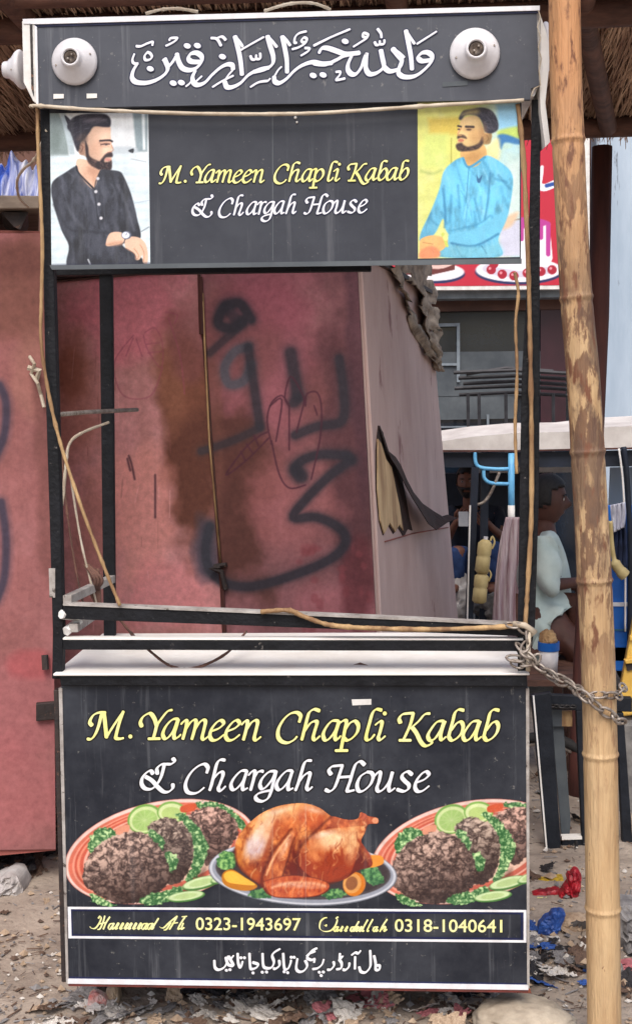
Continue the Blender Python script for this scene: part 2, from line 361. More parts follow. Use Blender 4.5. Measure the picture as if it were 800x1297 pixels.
# ---- shop building across the street
M['paleblue'] = mat('pale_blue_plaster', C(186, 200, 214), C(160, 176, 192), 1.6, 0.85, 0.3, 14, stretch=(1.5, 1, 0.3), spots=C(96, 100, 108), spot_scale=5, spot_amt=0.64)
M['brownwall'] = mat('brown_plaster', C(120, 86, 74), C(84, 62, 56), 2.0, 0.9, 0.3, 14)
M['glass'] = mat('dark_shop_glass', C(30, 42, 56), C(16, 24, 34), 1.2, 0.12, spec=0.6)
M['greymetal'] = mat('grey_metal', C(140, 150, 158), C(112, 120, 128), 9, 0.5)
M['dimgrey'] = mat('dim_grey', C(96, 102, 106), C(70, 76, 82), 3, 0.6)
M['maroonglass'] = mat('maroon_panel', C(74, 40, 48), C(52, 28, 36), 2, 0.4)
YB = 6.6
shop = thing('shop_building', 'shop building across the street with dark glass front and pale blue plaster wall', 'building', (1.0, YB, -0.2))
gl, gr_ = at(470, 600, YB)[0], at(752, 600, YB)[0]
b = MB(); b.box((gr_, YB, -0.3), (6.0, YB+4, 5.5)); b.build('wall', M['paleblue'], shop)
b = MB(); b.box((-5.0, YB+0.1, -0.3), (gl, YB+4, 5.5)); b.build('side_wall', M['brownwall'], shop)
zt = at(600, 374, YB)[2]
b = MB(); b.box((gl, YB+0.25, zt-0.1), (gr_, YB+4, 5.5)); b.box((gl, YB+1.2, -0.3), (gr_, YB+4, zt-0.1)); b.build('upper_wall', M['brownwall'], shop)
b = MB(); b.box((gl, YB+0.32, -0.3), (gr_, YB+0.34, zt-0.1)); b.build('shop_window', M['glass'], shop)
sl = MB()
slab([(536, 366), (744, 364), (744, 376), (536, 379)], YB+0.05, 0.18, sl); sl.build('lintel', M['greymetal'], shop, bevel=0.005)
# frames and shelves seen through the front
fw = MB()
for q in ([(548, 410), (582, 409), (582, 413), (548, 414)], [(578, 413), (582, 413), (582, 484), (578, 484)], [(548, 460), (578, 460), (578, 463), (548, 463)]): slab(q, YB+0.26, 0.04, fw)
slab([(616, 525), (619, 525), (619, 556), (616, 556)], YB+0.26, 0.04, fw); slab([(548, 540), (716, 538), (716, 540), (548, 542)], YB+0.26, 0.04, fw)
fw.build('window_frame', M['greymetal'], shop)
fs = MB(); slab([(548, 446), (716, 444), (716, 500), (548, 502)], YB+0.285, 0.015, fs); slab([(548, 502), (652, 500), (652, 530), (548, 532)], YB+0.29, 0.012, fs); fs.build('frosted_band', M['dimgrey'], shop)
fm = MB(); slab([(684, 384), (716, 384), (716, 540), (684, 540)], YB+0.27, 0.012, fm); fm.build('maroon_panel', M['maroonglass'], shop)
# ---- dark rods added for the rack mirrored in the glass
rk = thing('reflected_rack', 'dark rods set before the shop glass to show a reflected rack', 'rack', (1.5, YB-0.5, -0.2))
M['rack'] = mat('rack_dark', C(58, 56, 60), C(38, 38, 42), 12, 0.6)
t_ = MB()
for i, y in enumerate((470, 477, 484, 490, 498)):
    t_.tube([ptv(574+i*6 % 17, y+2, YB-0.5+0.06*i), ptv(650, y-1, YB-0.5+0.05*i), ptv(718, y+3, YB-0.5+0.04*i)], 0.016, 6)
t_.tube([ptv(590, 474, YB-0.45), ptv(640, 466, YB-0.45), ptv(700, 470, YB-0.45)], 0.014, 6); t_.build('rods', M['rack'], rk)
for x in (592, 606, 640, 700):
    l_ = MB(); p = at(x, 498, YB-0.4); l_.tube([p, (p[0]+0.02, p[1], gz(0, 6))], 0.014, 6); l_.build('leg', M['rack'], rk)
# ---- red bakery sign
sg = thing('bakery_sign', 'red shop sign band printed with cakes on white plates above dark glass', 'sign', (1.6, YB-0.1, zt))
b = slab([(470, 150), (746, 150), (746, 366), (470, 368)], YB-0.06, 0.08); b.build('sign_backing', M['white'], sg)
P = Painter([(474, 152), (738, 152), (738, 361), (474, 363)], 265, 212, (196, 40, 62))
P.o = (520, 180, 0.35)
def cake(ox, body, drip, berries):
    P.o = (520+ox, 180, 0.35)
    P.ell(390, 470, 158, 46, (36, 44, 92), 0); P.ell(390, 462, 156, 44, (244, 240, 244), 0); P.ell(390, 458, 132, 32, (214, 206, 222), 0)
    P.poly([(288, 300), (500, 290), (512, 420), (500, 450), (390, 466), (290, 450), (278, 420)], body, sm=False)
    P.ell(394, 298, 108, 24, body); P.ell(394, 292, 104, 20, drip)
    for i, (x, l) in enumerate([(296, 70), (330, 40), (362, 100), (400, 55), (436, 95), (470, 50), (496, 110)]): P.line([(x, 296), (x, 296+l)], 16, drip)
    for x, y in berries: P.ell(x, y, 17, 17, (172, 28, 52)); P.ell(x-5, y-5, 5, 5, (236, 150, 160))
cake(0, (246, 242, 246), (190, 62, 150), [(290, 462), (330, 478), (372, 484), (420, 474), (470, 468), (510, 462), (300, 440)])
P.o = (520, 180, 0.35); P.ell(85, 478, 110, 34, (36, 44, 92)); P.ell(85, 470, 108, 32, (240, 234, 236)); P.poly([(-20, 380), (160, 400), (158, 462), (60, 484), (-20, 480)], (110, 52, 48), sm=False); P.line([(-20, 440), (100, 452), (158, 432)], 14, (232, 196, 186)); P.line([(-20, 412), (100, 424), (160, 404)], 9, (232, 196, 186))
for pts, c_, wd in (([(474, 90), (470, 130), (462, 160), (440, 170)], (244, 244, 250), 12), ([(520, 150), (480, 165), (455, 150)], (244, 244, 250), 26), ([(520, 150), (490, 158)], (40, 80, 160), 14)): P.line(pts, wd, c_)
M['signprint'] = panel_mat('shop_sign_print', attr='Col', scuff=0.05)
P.build('cake_print', place_front(YB-0.063), M['signprint'], sg)
pole_ = MB(); slab([(738, 190), (746, 190), (746, 366), (738, 366)], YB-0.09, 0.02, pole_); pole_.build('white_edge', M['white'], sg)

# ---- thatched shelter
sh = thing('thatched_shelter', 'dark thatched shelter roof on wooden beams above the food stall', 'shelter', (0, 1.0, 2.8))
def roofz(Y): return 2.93-(Y-1.0)*0.115
b = MB(); b.prism([(-2.9, 0.8, roofz(0.8)), (3.0, 0.8, roofz(0.8)), (3.0, 2.3, roofz(2.3)), (-2.9, 2.3, roofz(2.3))], [(-2.9, 0.8, roofz(0.8)+.16), (3.0, 0.8, roofz(0.8)+.16), (3.0, 2.3, roofz(2.3)+.14), (-2.9, 2.3, roofz(2.3)+.14)])
b.build('thatch', M['thatch'], sh)
st = MB()
for i in range(9000):
    x = random.uniform(-2.6, 2.9); y = random.uniform(0.82, 2.2); L_ = random.uniform(0.15, 0.6); a = random.gauss(0.05, 0.1); wd = random.uniform(0.001, 0.0034)
    dx, dy = math.sin(a)*L_, math.cos(a)*L_; dz = random.uniform(0.002, 0.03); dz2 = random.uniform(0.002, 0.045)
    p0 = Vector((x, y, roofz(y)-dz)); y1 = min(y+dy, 2.32); p1 = Vector((x+dx, y1, roofz(y1)-dz2))
    s_ = Vector((wd, 0, 0)); t2 = Vector((0, 0, wd))
    st.prism([p0-s_, p0+s_, p0+t2], [p1-s_*.5, p1+s_*.5, p1+t2*.5])
for i in range(900):   # ragged eave
    x = random.uniform(-2.8, 2.9); z0 = roofz(2.25)+0.01; L_ = random.uniform(0.03, 0.1); s_ = Vector((0.003, 0, 0)); p0 = Vector((x, random.uniform(2.2, 2.34), z0)); p1 = p0+Vector((random.gauss(0, .03), 0.03, -L_))
    st.prism([p0-s_, p0+s_, p0+Vector((0, .004, 0))], [p1-s_*.4, p1+s_*.4, p1+Vector((0, .002, 0))])
st.build('loose_straw', M['straw'], sh)
def beam(Y, pyL, name='beam', r=0.05):
    z = roofz(Y)-r-0.02; o = MB()
    o.tube(crv([(-2.8, Y, z), (-1.5, Y+.02, z+.01), (0.5, Y, z), (2, Y-.01, z+.008), (2.8, Y, z)]), r, 10)
    return o.build(name, M['darkwood'], sh, smooth=True)
beam(2.1, 185, r=0.042); beam(1.046, 50, r=0.045); beam(0.84, 0, r=0.035)
for x0, x1 in ((at(737, 60, 1.05)[0], at(770, 175, 2.05)[0]), (-1.9, -1.7), (2.5, 2.4), (0.3, 0.35), (-0.9, -0.8)):
    o = MB(); o.tube([(x0-.12, -0.2, roofz(-0.2)-.07), (x0, 1.05, roofz(1.05)-.05), (x1, 2.06, roofz(2.06)-.075)], 0.036, 10); o.build('rafter', M['darkwood'], sh, smooth=True)
o = MB(); zf = roofz(-.12)-.12; o.tube([(-2.2, -.12, zf), (0.3, -.12, zf), (2.8, -.12, zf)], .045, 10); o.build('beam', M['darkwood'], sh, smooth=True)

# ---- main kiosk behind the cart
A13 = R(13); nf = np.array([-math.sin(A13), -math.cos(A13), 0.0])
Cn = at(466, 560, 1.6)
def kf(px, py): return on(px, py, Cn, nf)
_t, _b = kf(454, 322), kf(491, 1022); ns = np.cross(np.array([math.sin(A13), math.cos(A13), 0.0]), _t-_b); ns /= np.linalg.norm(ns)
def ks(px, py): return on(px, py, _t, ns)
ki = thing('metal_kiosk', 'leaning pink sheet metal kiosk with two graffiti covered doors behind the stall', 'kiosk', (-0.5, 2.2, 0))
FTL, FTR, FBR, FBL = [kf(*p) for p in ((15, 360), (454, 322), (491, 1022), (55, 984))]
STR, SBR = ks(543, 373), ks(589, 893)
vec = STR-FTR; vecb = SBR-FBR
b = MB(); b.prism([FBL, FBR, FTR, FTL], [FBL+vecb, SBR, STR, FTL+vec]); kb = b.build('body', M['kioskside'], ki)
def off_f(d):
    def f(px, py, h): return kf(px, py)+nf*(d+h)[:, None] if hasattr(h, '__len__') else kf(px, py)+nf*d
    return f
P1 = Painter([(15, 363), (252, 343), (299, 1006), (55, 984)], 300, 560, (168, 106, 102))
P2 = Painter([(256, 343), (452.5, 325), (489, 1020), (303, 1006)], 260, 640, (136, 86, 85))
N = lambda p, sc, sd: vnoise(p.X+300, p.Y+100, sc, sd)
def blot(p, cx, cy, rx, ry, col, op, seed=2, rot=0):
    c, sn = math.cos(R(rot)), math.sin(R(rot)); x = (p.X-cx)*c+(p.Y-cy)*sn; y = -(p.X-cx)*sn+(p.Y-cy)*c
    q = np.sqrt((x/rx)**2+(y/ry)**2)+(vnoise(p.X+300, p.Y+100, 0.02, seed)-.5)*1.1
    p.put(np.clip((1.15-q)/0.5, 0, 1)*op, col)
def base_tone(p, light, dark, seed):
    n = N(p, 0.012, seed); p.put(np.clip((n-.45)*3, 0, 1)*.55, light); p.put(np.clip((.48-n)*4, 0, 1)*.6, dark)
    n = N(p, 0.06, seed+3); p.put(np.clip((n-.55)*4, 0, 1)*.3, light); p.put(np.clip((.45-n)*4, 0, 1)*.3, dark)
    n = vnoise(p.X*1.0+300, p.Y*0.08+100, 0.12, seed+6); p.put(np.clip((n-.55)*4, 0, 1)*.25, dark)
base_tone(P1, (188, 128, 122), (144, 92, 84), 5)
blot(P1, 165, 400, 70, 75, (184, 92, 100), .6, 7); blot(P1, 90, 500, 40, 80, (138, 80, 66), .55, 8); blot(P1, 246, 570, 44, 150, (78, 42, 32), .95, 9, -6); blot(P1, 232, 470, 34, 60, (112, 64, 48), .7, 49); blot(P1, 222, 500, 22, 70, (124, 74, 56), .7, 10)
blot(P1, 240, 440, 30, 60, (112, 62, 60), .6, 11); blot(P1, 92, 470, 24, 50, (120, 66, 50), .7, 55); blot(P1, 175, 640, 55, 100, (190, 116, 104), .6, 12); blot(P1, 210, 760, 70, 50, (182, 100, 98), .5, 13); blot(P1, 120, 700, 26, 90, (150, 90, 78), .5, 16); blot(P1, 262, 700, 20, 45, (66, 56, 64), .8, 17)
base_tone(P2, (164, 106, 104), (108, 72, 68), 15)
blot(P2, 330, 470, 90, 150, (146, 78, 84), .6, 18); blot(P2, 292, 640, 62, 150, (80, 46, 38), .92, 19); blot(P2, 448, 640, 34, 130, (74, 44, 42), .8, 53, -4); blot(P2, 420, 500, 50, 70, (96, 56, 54), .6, 54); blot(P2, 300, 440, 50, 70, (112, 66, 62), .6, 51); blot(P2, 400, 600, 60, 120, (112, 66, 62), .5, 52); blot(P2, 440, 560, 30, 200, (84, 50, 52), .75, 20, -4); blot(P2, 455, 450, 16, 200, (70, 44, 50), .6, 21, -3)
blot(P2, 370, 640, 60, 60, (160, 94, 90), .6, 22); blot(P2, 420, 770, 60, 35, (172, 98, 98), .5, 23); blot(P2, 455, 730, 22, 60, (94, 44, 46), .7, 24); blot(P2, 345, 380, 60, 40, (150, 78, 86), .5, 25); blot(P2, 270, 570, 16, 200, (112, 68, 56), .5, 26)
for i in range(26):
    x, y = random.uniform(380, 470), random.uniform(690, 800); P2.ell(x, y, random.uniform(2, 6), random.uniform(3, 8), (124, 58, 60), soft=3, op=.5)
SC = 230/621
def spray(pts, wd, op=1.0, col=(44, 41, 46)):
    for p in (P1, P2):
        p.o = (240, 340, SC)
        for kk, (w_, s_, o_) in enumerate(((wd*1.8, wd*.4, .3*op), (wd*1.2, wd*.2, .66*op), (wd*.9, wd*.1, .7*op))): p.line(pts, w_, col, soft=s_, op=o_)
spray([(215, 175), (175, 120), (120, 140), (105, 190), (150, 205), (205, 165)], 32); spray([(190, 190), (130, 240), (75, 290)], 26, .6); spray([(130, 130), (160, 170)], 40, .6)
spray([(205, 270), (160, 285), (125, 340), (140, 395), (190, 385), (215, 330)], 30, .6, (66, 76, 82)); spray([(205, 270), (225, 400), (245, 540)], 30, .8); spray([(245, 545), (150, 590), (45, 625)], 26, .6)
spray([(350, 290), (360, 350), (375, 440)], 40, .8); spray([(375, 440), (360, 460)], 34, .7)
spray([(515, 310), (530, 420), (525, 520), (440, 540), (365, 570)], 30, .85)
spray([(375, 700), (365, 680), (400, 650), (470, 635), (550, 650), (480, 710), (400, 790), (360, 850), (440, 850), (520, 890), (535, 940), (480, 995), (350, 1050), (220, 1085), (130, 1075), (75, 1030), (60, 960), (75, 880)], 30, .95); spray([(370, 690), (385, 710)], 46, .9)
spray([(540, 640), (560, 655)], 30, .8)
for pts in ([(270, 560), (240, 575), (190, 620), (130, 705), (200, 655), (275, 580)], [(225, 570), (240, 605)], [(200, 600), (220, 630)], [(180, 625), (195, 655)], [(285, 600), (270, 520), (285, 460), (320, 435), (345, 470), (330, 440), (350, 370), (390, 430), (400, 470), (405, 430), (440, 425), (455, 480), (450, 580), (420, 720)], [(285, 590), (310, 700), (345, 750), (400, 740)], [(345, 470), (345, 620)], [(400, 440), (370, 560)], [(280, 470), (320, 450), (300, 590)], [(430, 470), (440, 500)]):
    P2.o = (240, 340, SC); P2.line(pts, 6, (70, 34, 44), soft=1.2, op=.8)
P1.o = (60, 340, SC)
for pts in ([(340, 220), (375, 205), (400, 260), (395, 340), (350, 280), (335, 230)], [(300, 230), (240, 310), (240, 380), (275, 440), (360, 435), (400, 340)], [(420, 170), (460, 300), (475, 430)], [(300, 240), (275, 300)], [(310, 240), (330, 300)], [(345, 260), (390, 255)], [(350, 290), (396, 285)], [(410, 150), (450, 160), (440, 190)]): P1.line(pts, 4, (132, 60, 74), soft=1.5, op=.55)
for pts in ([(285, 640), (295, 670), (305, 720)], [(375, 705), (375, 850)], [(280, 650), (290, 690)]): P1.line(pts, 7, (66, 38, 44), soft=1.5, op=.8)
for _ in range(36):
    x, y = random.uniform(20, 250), random.uniform(370, 800); P1.o = (0, 0, 1); P1.line([(x, y), (x+random.gauss(0, 3), y+random.uniform(6, 40))], random.uniform(.6, 1.6), random.choice([(200, 136, 130), (112, 62, 58)]), soft=1, op=.4)
for p, rust in ((P1, (104, 70, 56)), (P2, (88, 56, 50))):   # rust creeping in from the bottom edge
    p.put(np.clip((p.Y-790)/140+(N(p, .03, 44)-.5), 0, 1)*.6, rust)
P1.c = P1.c*np.array([1.03, 1.13, 1.18]); P2.c = P2.c*np.array([.87, .9, .95])
dl = P1.build('door', off_f(0.012), M['door'], ki, k=1.5, cut=False)
dr = P2.build('door', off_f(0.012), M['door'], ki, k=1.7, cut=False)
dl['label'] = 'pink door leaf with brown stain'; dr['label'] = 'darker red door leaf with sprayed writing'
for d_, nm in ((dl, 'a'), (dr, 'b')):
    m_ = d_.modifiers.new('thickness', 'SOLIDIFY'); m_.thickness = 0.01; m_.offset = 0
def kp(px, py, d): return Vector(kf(px, py)+nf*d)
b = MB(); b.tube([kp(260, 372, .03), kp(263, 440, .03), kp(269, 560, .032), kp(283, 716, .03)], 0.0042, 6); b.build('lock_rod', M['bambooraw'], ki, smooth=True)
b = MB(); b.tube([kp(257, 352, .03), kp(259, 424, .03)], 0.011, 6); b.tube([kp(284, 745, .025), kp(287, 806, .025)], 0.009, 6); b.tube([kp(254, 345, .02), kp(287, 812, .016)], 0.006, 6); b.build('seam_bar', M['redwood'], ki)
b = MB(); b.tube([kp(283, 716, .035), kp(272, 718, .045), kp(284, 722, .035), kp(289, 745, .03)], 0.011, 7); b.tube([kp(275, 716, .03), kp(290, 714, .03)], 0.01, 6); b.build('latch', M['rustblack'], ki)
# roof sheet with a turned lip
b = MB(); up = Vector((0, 0, 0.018)); ex = 0.05
q = [Vector(FTL)+Vector(nf)*ex, Vector(FTR)+Vector(nf)*ex+Vector(ns)*.02, Vector(STR)+Vector(ns)*.02, Vector(FTL+vec)]
b.prism(q, [v+up for v in q]); b.build('roof', M['rustblack'], ki)
# torn side: wood core showing and the curled tongue of metal
def kq(px, py, d=0.0): return Vector(ks(px, py)+ns*d)
M['yellowwood'] = mat('bare_wood_core', C(226, 196, 152), C(172, 138, 104), 14, 0.85, 0.3, 40, stretch=(1, 1, 0.2), spots=C(92, 66, 50), spot_scale=16, spot_amt=0.62)
hole = [(478, 539), (484, 548), (487, 566), (492, 577), (500, 583), (506, 594), (509, 612), (513, 632), (517, 655), (521, 672), (515, 670), (510, 680), (503, 668), (497, 676), (490, 664), (484, 678), (479, 660), (475, 620), (475, 570)]
M['torn'] = mat('torn_metal_back', C(66, 44, 40), C(34, 24, 24), 18, 0.9, 0.4, 40)
b = MB(); b.prism([kq(x, y, .004) for x, y in hole], [kq(x, y, -.004) for x, y in hole]); b.build('torn_opening', M['torn'], ki)
core = [(476, 556), (480, 562), (486, 582), (493, 592), (496, 606), (499, 622), (503, 640), (506, 660), (508, 672), (503, 664), (498, 674), (491, 662), (484, 676), (479, 660), (475.5, 620)]
b = MB(); b.prism([kq(x, y, .009) for x, y in core], [kq(x, y, .003) for x, y in core]); b.build('wood_core', M['yellowwood'], ki)
b = MB(); edge = [(479, 539), (484, 555), (488, 571), (497, 579), (503, 590), (509, 608), (516, 624), (526, 638), (540, 648), (550, 654), (558, 652)]
inner = [(478, 542), (483, 566), (488, 581), (496, 596), (502, 615), (507, 632), (513, 648), (519, 664), (527, 672), (541, 662), (557, 657)]
k_ = len(edge); lift = [0, .01, .015, .02, .03, .045, .06, .075, .085, .09, .08]
va = [kq(x, y, .006+l*.35) for (x, y), l in zip(edge, lift)]; vb = [kq(x, y, .008+l) for (x, y), l in zip(inner, lift)]
b.add(va+vb, [(i, i+1, k_+i+1, k_+i) for i in range(k_-1)])
o = b.build('torn_flap', M['torn'], ki); m_ = o.modifiers.new('thickness', 'SOLIDIFY'); m_.thickness = 0.003
b = MB(); b.tube([kq(455, 335, .004), kq(468, 560, .006), kq(491, 1015, .004)], 0.007, 6); b.build('corner_strip', M['kioskside'], ki)
b = MB(); b.tube([kq(486, 686, .004), kq(520, 676, .004), kq(566, 668, .004)], 0.003, 5); b.build('sheet_joint', M['kioskred'], ki)
# ---- ragged cloth hanging off the kiosk roof edge
M['rag'] = mat('ragged_cloth', C(188, 172, 154), C(118, 104, 92), 14, 0.95, 0.5, 50)
Lp = spline([(486, 322), (488, 340), (495, 362), (502, 372), (512, 392), (518, 412), (528, 436), (540, 456), (549, 470)], 5); Rp = spline([(541, 322), (541, 345), (543, 370), (546, 390), (548, 410), (549, 425), (550, 440), (551, 455), (552, 471)], 5)
b = MB(); nr, ncx = len(Lp), 15; V = []
for i in range(nr):
    for j in range(ncx):
        u = j/(ncx-1); p = Lp[i]*(1-u)+Rp[i]*u; fold = 0.013*math.sin(u*11+i*.17)+0.008*math.sin(u*23-i*.3)+random.gauss(0, .002)
        jag = random.gauss(0, 2.5) if j == 0 else 0
        V.append(kq(p[0]+jag+2*math.sin(i*.9+u*5), p[1]+jag, 0.026+fold))
F = [(i*ncx+j, i*ncx+j+1, (i+1)*ncx+j+1, (i+1)*ncx+j) for i in range(nr-1) for j in range(ncx-1) if not (3 < i < nr-4 and (vnoise(np.array([[i*.07+5.]]), np.array([[j*.5+3.]]), 1.0, 66, 2)[0, 0] > .66 or random.random() < .02))]
b.add(V, F); o = b.build('ragged_cloth', M['rag'], smooth=True); m_ = o.modifiers.new('thickness', 'SOLIDIFY'); m_.thickness = 0.004
tag(o, 'torn beige cloth hanging from the pink kiosk roof edge', 'cloth')

# ---- smaller kiosk at the left
A16 = R(16); nl = np.array([math.sin(A16), -math.cos(A16), 0.0]); ul = np.array([-math.cos(A16), -math.sin(A16), 0.0])
C2 = at(66, 700, 1.0)
def lf(px, py): return on(px, py, C2, nl)
lk = thing('metal_kiosk', 'rusty orange red metal kiosk raised off the dirt with a plank on its roof', 'kiosk', (-1.3, 1.2, 0))
TR, BR = lf(64, 293), lf(71, 1077)
b = MB(); fr = [BR+ul*1.3+np.array([0, 0, -.0]), BR, TR, TR+ul*1.3]; b.prism(fr, [p-nl*1.1 for p in fr]); b.build('body', M['kioskred'], lk)
P = Painter([(-120, 296), (64, 296), (71, 1075), (-120, 1078)], 190, 780, (168, 104, 92))
base_tone(P, (182, 120, 108), (140, 88, 76), 31)
blot(P, 30, 370, 60, 80, (122, 76, 58), .75, 32); blot(P, 40, 480, 30, 60, (176, 120, 96), .5, 33); blot(P, 20, 330, 60, 30, (104, 60, 48), .6, 34); blot(P, 60, 560, 16, 200, (128, 78, 66), .6, 35); blot(P, 20, 900, 60, 60, (176, 104, 96), .6, 36); blot(P, 45, 840, 30, 20, (190, 90, 84), .6, 37); blot(P, 30, 1000, 60, 70, (182, 104, 96), .5, 38)
for pts in ([(0, 488), (8, 510), (6, 550), (-6, 580)], [(2, 636), (8, 680), (6, 730), (-4, 760)]):
    for w_, s_, o_ in ((16, 9, .4), (9, 4, .7)): P.line(pts, w_, (56, 54, 66), soft=s_, op=o_)
P.put(np.clip((P.Y-1040)/60+(vnoise(P.X+300, P.Y, .05, 39)-.5), 0, 1)*.5, (126, 84, 74))
def lpl(px, py, h): return lf(px, py)+nl*0.006
P.c = P.c*np.array([.99, 1.01, 1.12])
o = P.build('front_sheet', lpl, M['door'], lk, cut=False); m_ = o.modifiers.new('thickness', 'SOLIDIFY'); m_.thickness = 0.004; m_.offset = 0
def lv(px, py, d): return Vector(lf(px, py)+nl*d)
b = MB(); b.prism([lv(46, 889, .03), lv(80, 886, .03), lv(80, 908, .03), (lv(46, 911, .03))], [lv(46, 889, .0), lv(80, 886, .0), lv(80, 908, .0), lv(46, 911, .0)]); b.build('hasp', M['rustblack'], lk, bevel=.003); b = MB(); b.tube([lv(57, 828, .02), lv(58, 846, .03)], .012, 8); b.build('bolt', M['rustblack'], lk)
b = MB(); b.tube([lv(38, 452, .02), lv(44, 462, .05), lv(40, 474, .03), lv(48, 486, .04), lv(52, 500, .02), lv(56, 516, .03)], .006, 6); b.tube([lv(36, 466, .03), lv(50, 470, .04), lv(46, 482, .02)], .01, 6); b.build('knotted_wire', M['wire'], lk)
for sx in (0.15, 1.1):  # footings coloured dark for the deep shade under this kiosk
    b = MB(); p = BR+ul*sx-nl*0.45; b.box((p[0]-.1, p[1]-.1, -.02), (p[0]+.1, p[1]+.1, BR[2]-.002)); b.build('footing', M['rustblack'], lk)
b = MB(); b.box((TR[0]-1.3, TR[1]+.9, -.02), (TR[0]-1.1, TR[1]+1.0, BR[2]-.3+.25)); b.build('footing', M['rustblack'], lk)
# plank and support wedge on its roof
pk = MB(); fr = [lv(-160, 250, .06), lv(50, 252, .06), lv(50, 268, .06), lv(-160, 270, .06)]; pk.prism(fr, [v-Vector(nl)*0.7+Vector((0, 0, .03)) for v in fr])
tag(pk.build('plank', M['greywood'], bevel=.004), 'grey weathered plank lying on the rusty left kiosk roof', 'plank')
pw = MB(); fr = [lv(2, 270, .02), lv(36, 270, .02), lv(26, 292, .02), lv(18, 288, .02)]; pw.prism(fr, [v-Vector(nl)*.3 for v in fr]); tag(pw.build('packing_wedge', M['rustblack']), 'dark packing wedge propped under the plank on the left kiosk', 'wedge')
# blue and white bundle
M['bluecloth'] = mat('blue_cloth', C(46, 84, 176), C(30, 58, 140), 14, 0.8); M['whitecloth'] = mat('white_cloth', C(226, 226, 234), C(190, 190, 206), 14, 0.9)
M['bluestripe'] = mat('blue_striped_cloth', C(240, 240, 246), C(44, 86, 190), 5, .9, .4, 40, stretch=(9, 1, .5))
bu = MB(); nbx, nby = 34, 14; V = []
for i in range(nby):
    for j in range(nbx):
        u = j/(nbx-1); v = i/(nby-1); x = -14+u*62; top = 196+8*math.sin(u*9)+5*math.sin(u*21+1)
        y = 254+(top-254)*math.sin(v*1.9)/math.sin(1.9) if v < .83 else top+(v-.83)*40
        V.append(lv(x+2*math.sin(v*7+u*12), y, -.02-.16*v+.02*math.sin(u*25+v*4)+.012*math.sin(u*52-v*6)))
bu.add(V, [(i*nbx+j, i*nbx+j+1, (i+1)*nbx+j+1, (i+1)*nbx+j) for i in range(nby-1) for j in range(nbx-1)])
o = bu.build('cloth_bundle', M['bluestripe'], smooth=True); tag(o, 'blue and white striped cloth bundle on the plank', 'bundle'); m_ = o.modifiers.new('thickness', 'SOLIDIFY'); m_.thickness = .006
# ================================================================== THE FOOD CART
cart = thing('food_cart', 'black food cart with printed menu panels, open counter and lamp sockets on its sign box', 'food cart', (0.0, 0.25, 0.0))
zb = 0.13
# ---- front panel
pl_top, pl_bot = 868, 1242
fp = slab([(78, 868), (667.5, 869), (668, 1249), (86, 1241)], 0.0, 0.02).build('front_panel', M['flexdark'], cart)
b = slab([(75, 853.5), (667, 854.5), (667.5, 870), (77, 869)], -0.014, 0.045); b.build('apron', M['black'], cart, bevel=.003)
b = slab([(86, 1240.5), (668.5, 1248.5), (668.5, 1254), (86, 1246)], -0.006, 0.03); b.build('bottom_trim', M['linewhite'], cart)
b = slab([(87, 1246.5), (668.5, 1254.5), (668.5, 1257.5), (87, 1249)], -0.004, 0.03); b.build('bottom_edge', M['redline'], cart)
b = slab([(74.5, 872), (79, 872), (87, 1246), (84, 1246)], -0.004, 0.02); b.build('edge_trim', M['worn'], cart)
b = slab([(665.5, 872), (669.5, 872), (670, 1252), (667, 1252)], -0.004, 0.02); b.build('edge_trim', M['worn'], cart)
X0, X1 = at(84, 1100, 0)[0], at(666, 1100, 0)[0]; D = 0.52
b = MB(); b.box((X0-.005, 0.03, zb+.01), (X0+.012, D, .94)); b.build('side_panel', M['rustblack'], cart)
b = MB(); b.box((X1-.012, 0.03, zb+.01), (X1+.004, D, .94)); b.build('side_panel', M['rustblack'], cart)
b = MB(); b.box((X0+.02, D-.02, zb+.01), (X1-.02, D-.005, .94)); b.build('back_panel', M['rustblack'], cart)
b = MB(); b.box((X0+.02, 0.03, zb+.012), (X1-.02, D-.03, zb+.03)); b.build('floor_panel', M['rustblack'], cart)
for x in (X0+.05, X1-.05):
    for y in (.3, D-.06):
        b = MB(); b.box((x-.02, y-.02, -.03), (x+.02, y+.02, zb+.01)); b.build('leg', M['rustblack'], cart)
# ---- counter top
zc = at(370, 850.5, 0)[2]
b = MB(); b.box((X0-.012, -.021, zc-.006), (X1+.004, D, zc)); b.build('counter_top', M['cream'], cart, bevel=.002)
# ---- posts
def post(cs, Y, t, name='post', m='black'): return slab(cs, Y, t).build(name, M[m], cart, bevel=.002)
p = MB(); 
lp = [((51, 138), (65, 138)), ((55, 338), (68, 338)), ((58, 500), (72.5, 500)), ((63, 660), (77, 660)), ((67, 800), (80, 800)), ((66, 860), (79, 860))]
p.prism([ptv(*a[0], 0.0) for a in lp]+[ptv(*a[1], 0.0) for a in lp[::-1]], [ptv(*a[0], 0.0)+Vector((0, .03, 0)) for a in lp]+[ptv(*a[1], 0.0)+Vector((0, .03, 0)) for a in lp[::-1]])
p.build('post', M['black'], cart, bevel=.002)
post([(68, 874), (74, 874), (84, 1244), (78, 1244)], 0.012, .03, 'corner_angle', 'rustblack')
p = MB(); rp = [((673, 126), (684, 126)), ((668, 338), (683, 338)), ((660, 480), (683, 480)), ((657.5, 620), (682, 620)), ((655, 792), (677, 792)), ((655, 850), (668, 850))]
p.prism([ptv(*a[0], 0.002) for a in rp]+[ptv(*a[1], 0.002) for a in rp[::-1]], [ptv(*a[0], 0.032) for a in rp]+[ptv(*a[1], 0.032) for a in rp[::-1]])
p.build('post', M['black'], cart, bevel=.002)
YR = 0.47
post([(125.5, 332), (141.5, 332), (145.5, 806), (131.5, 806)], YR, .025)
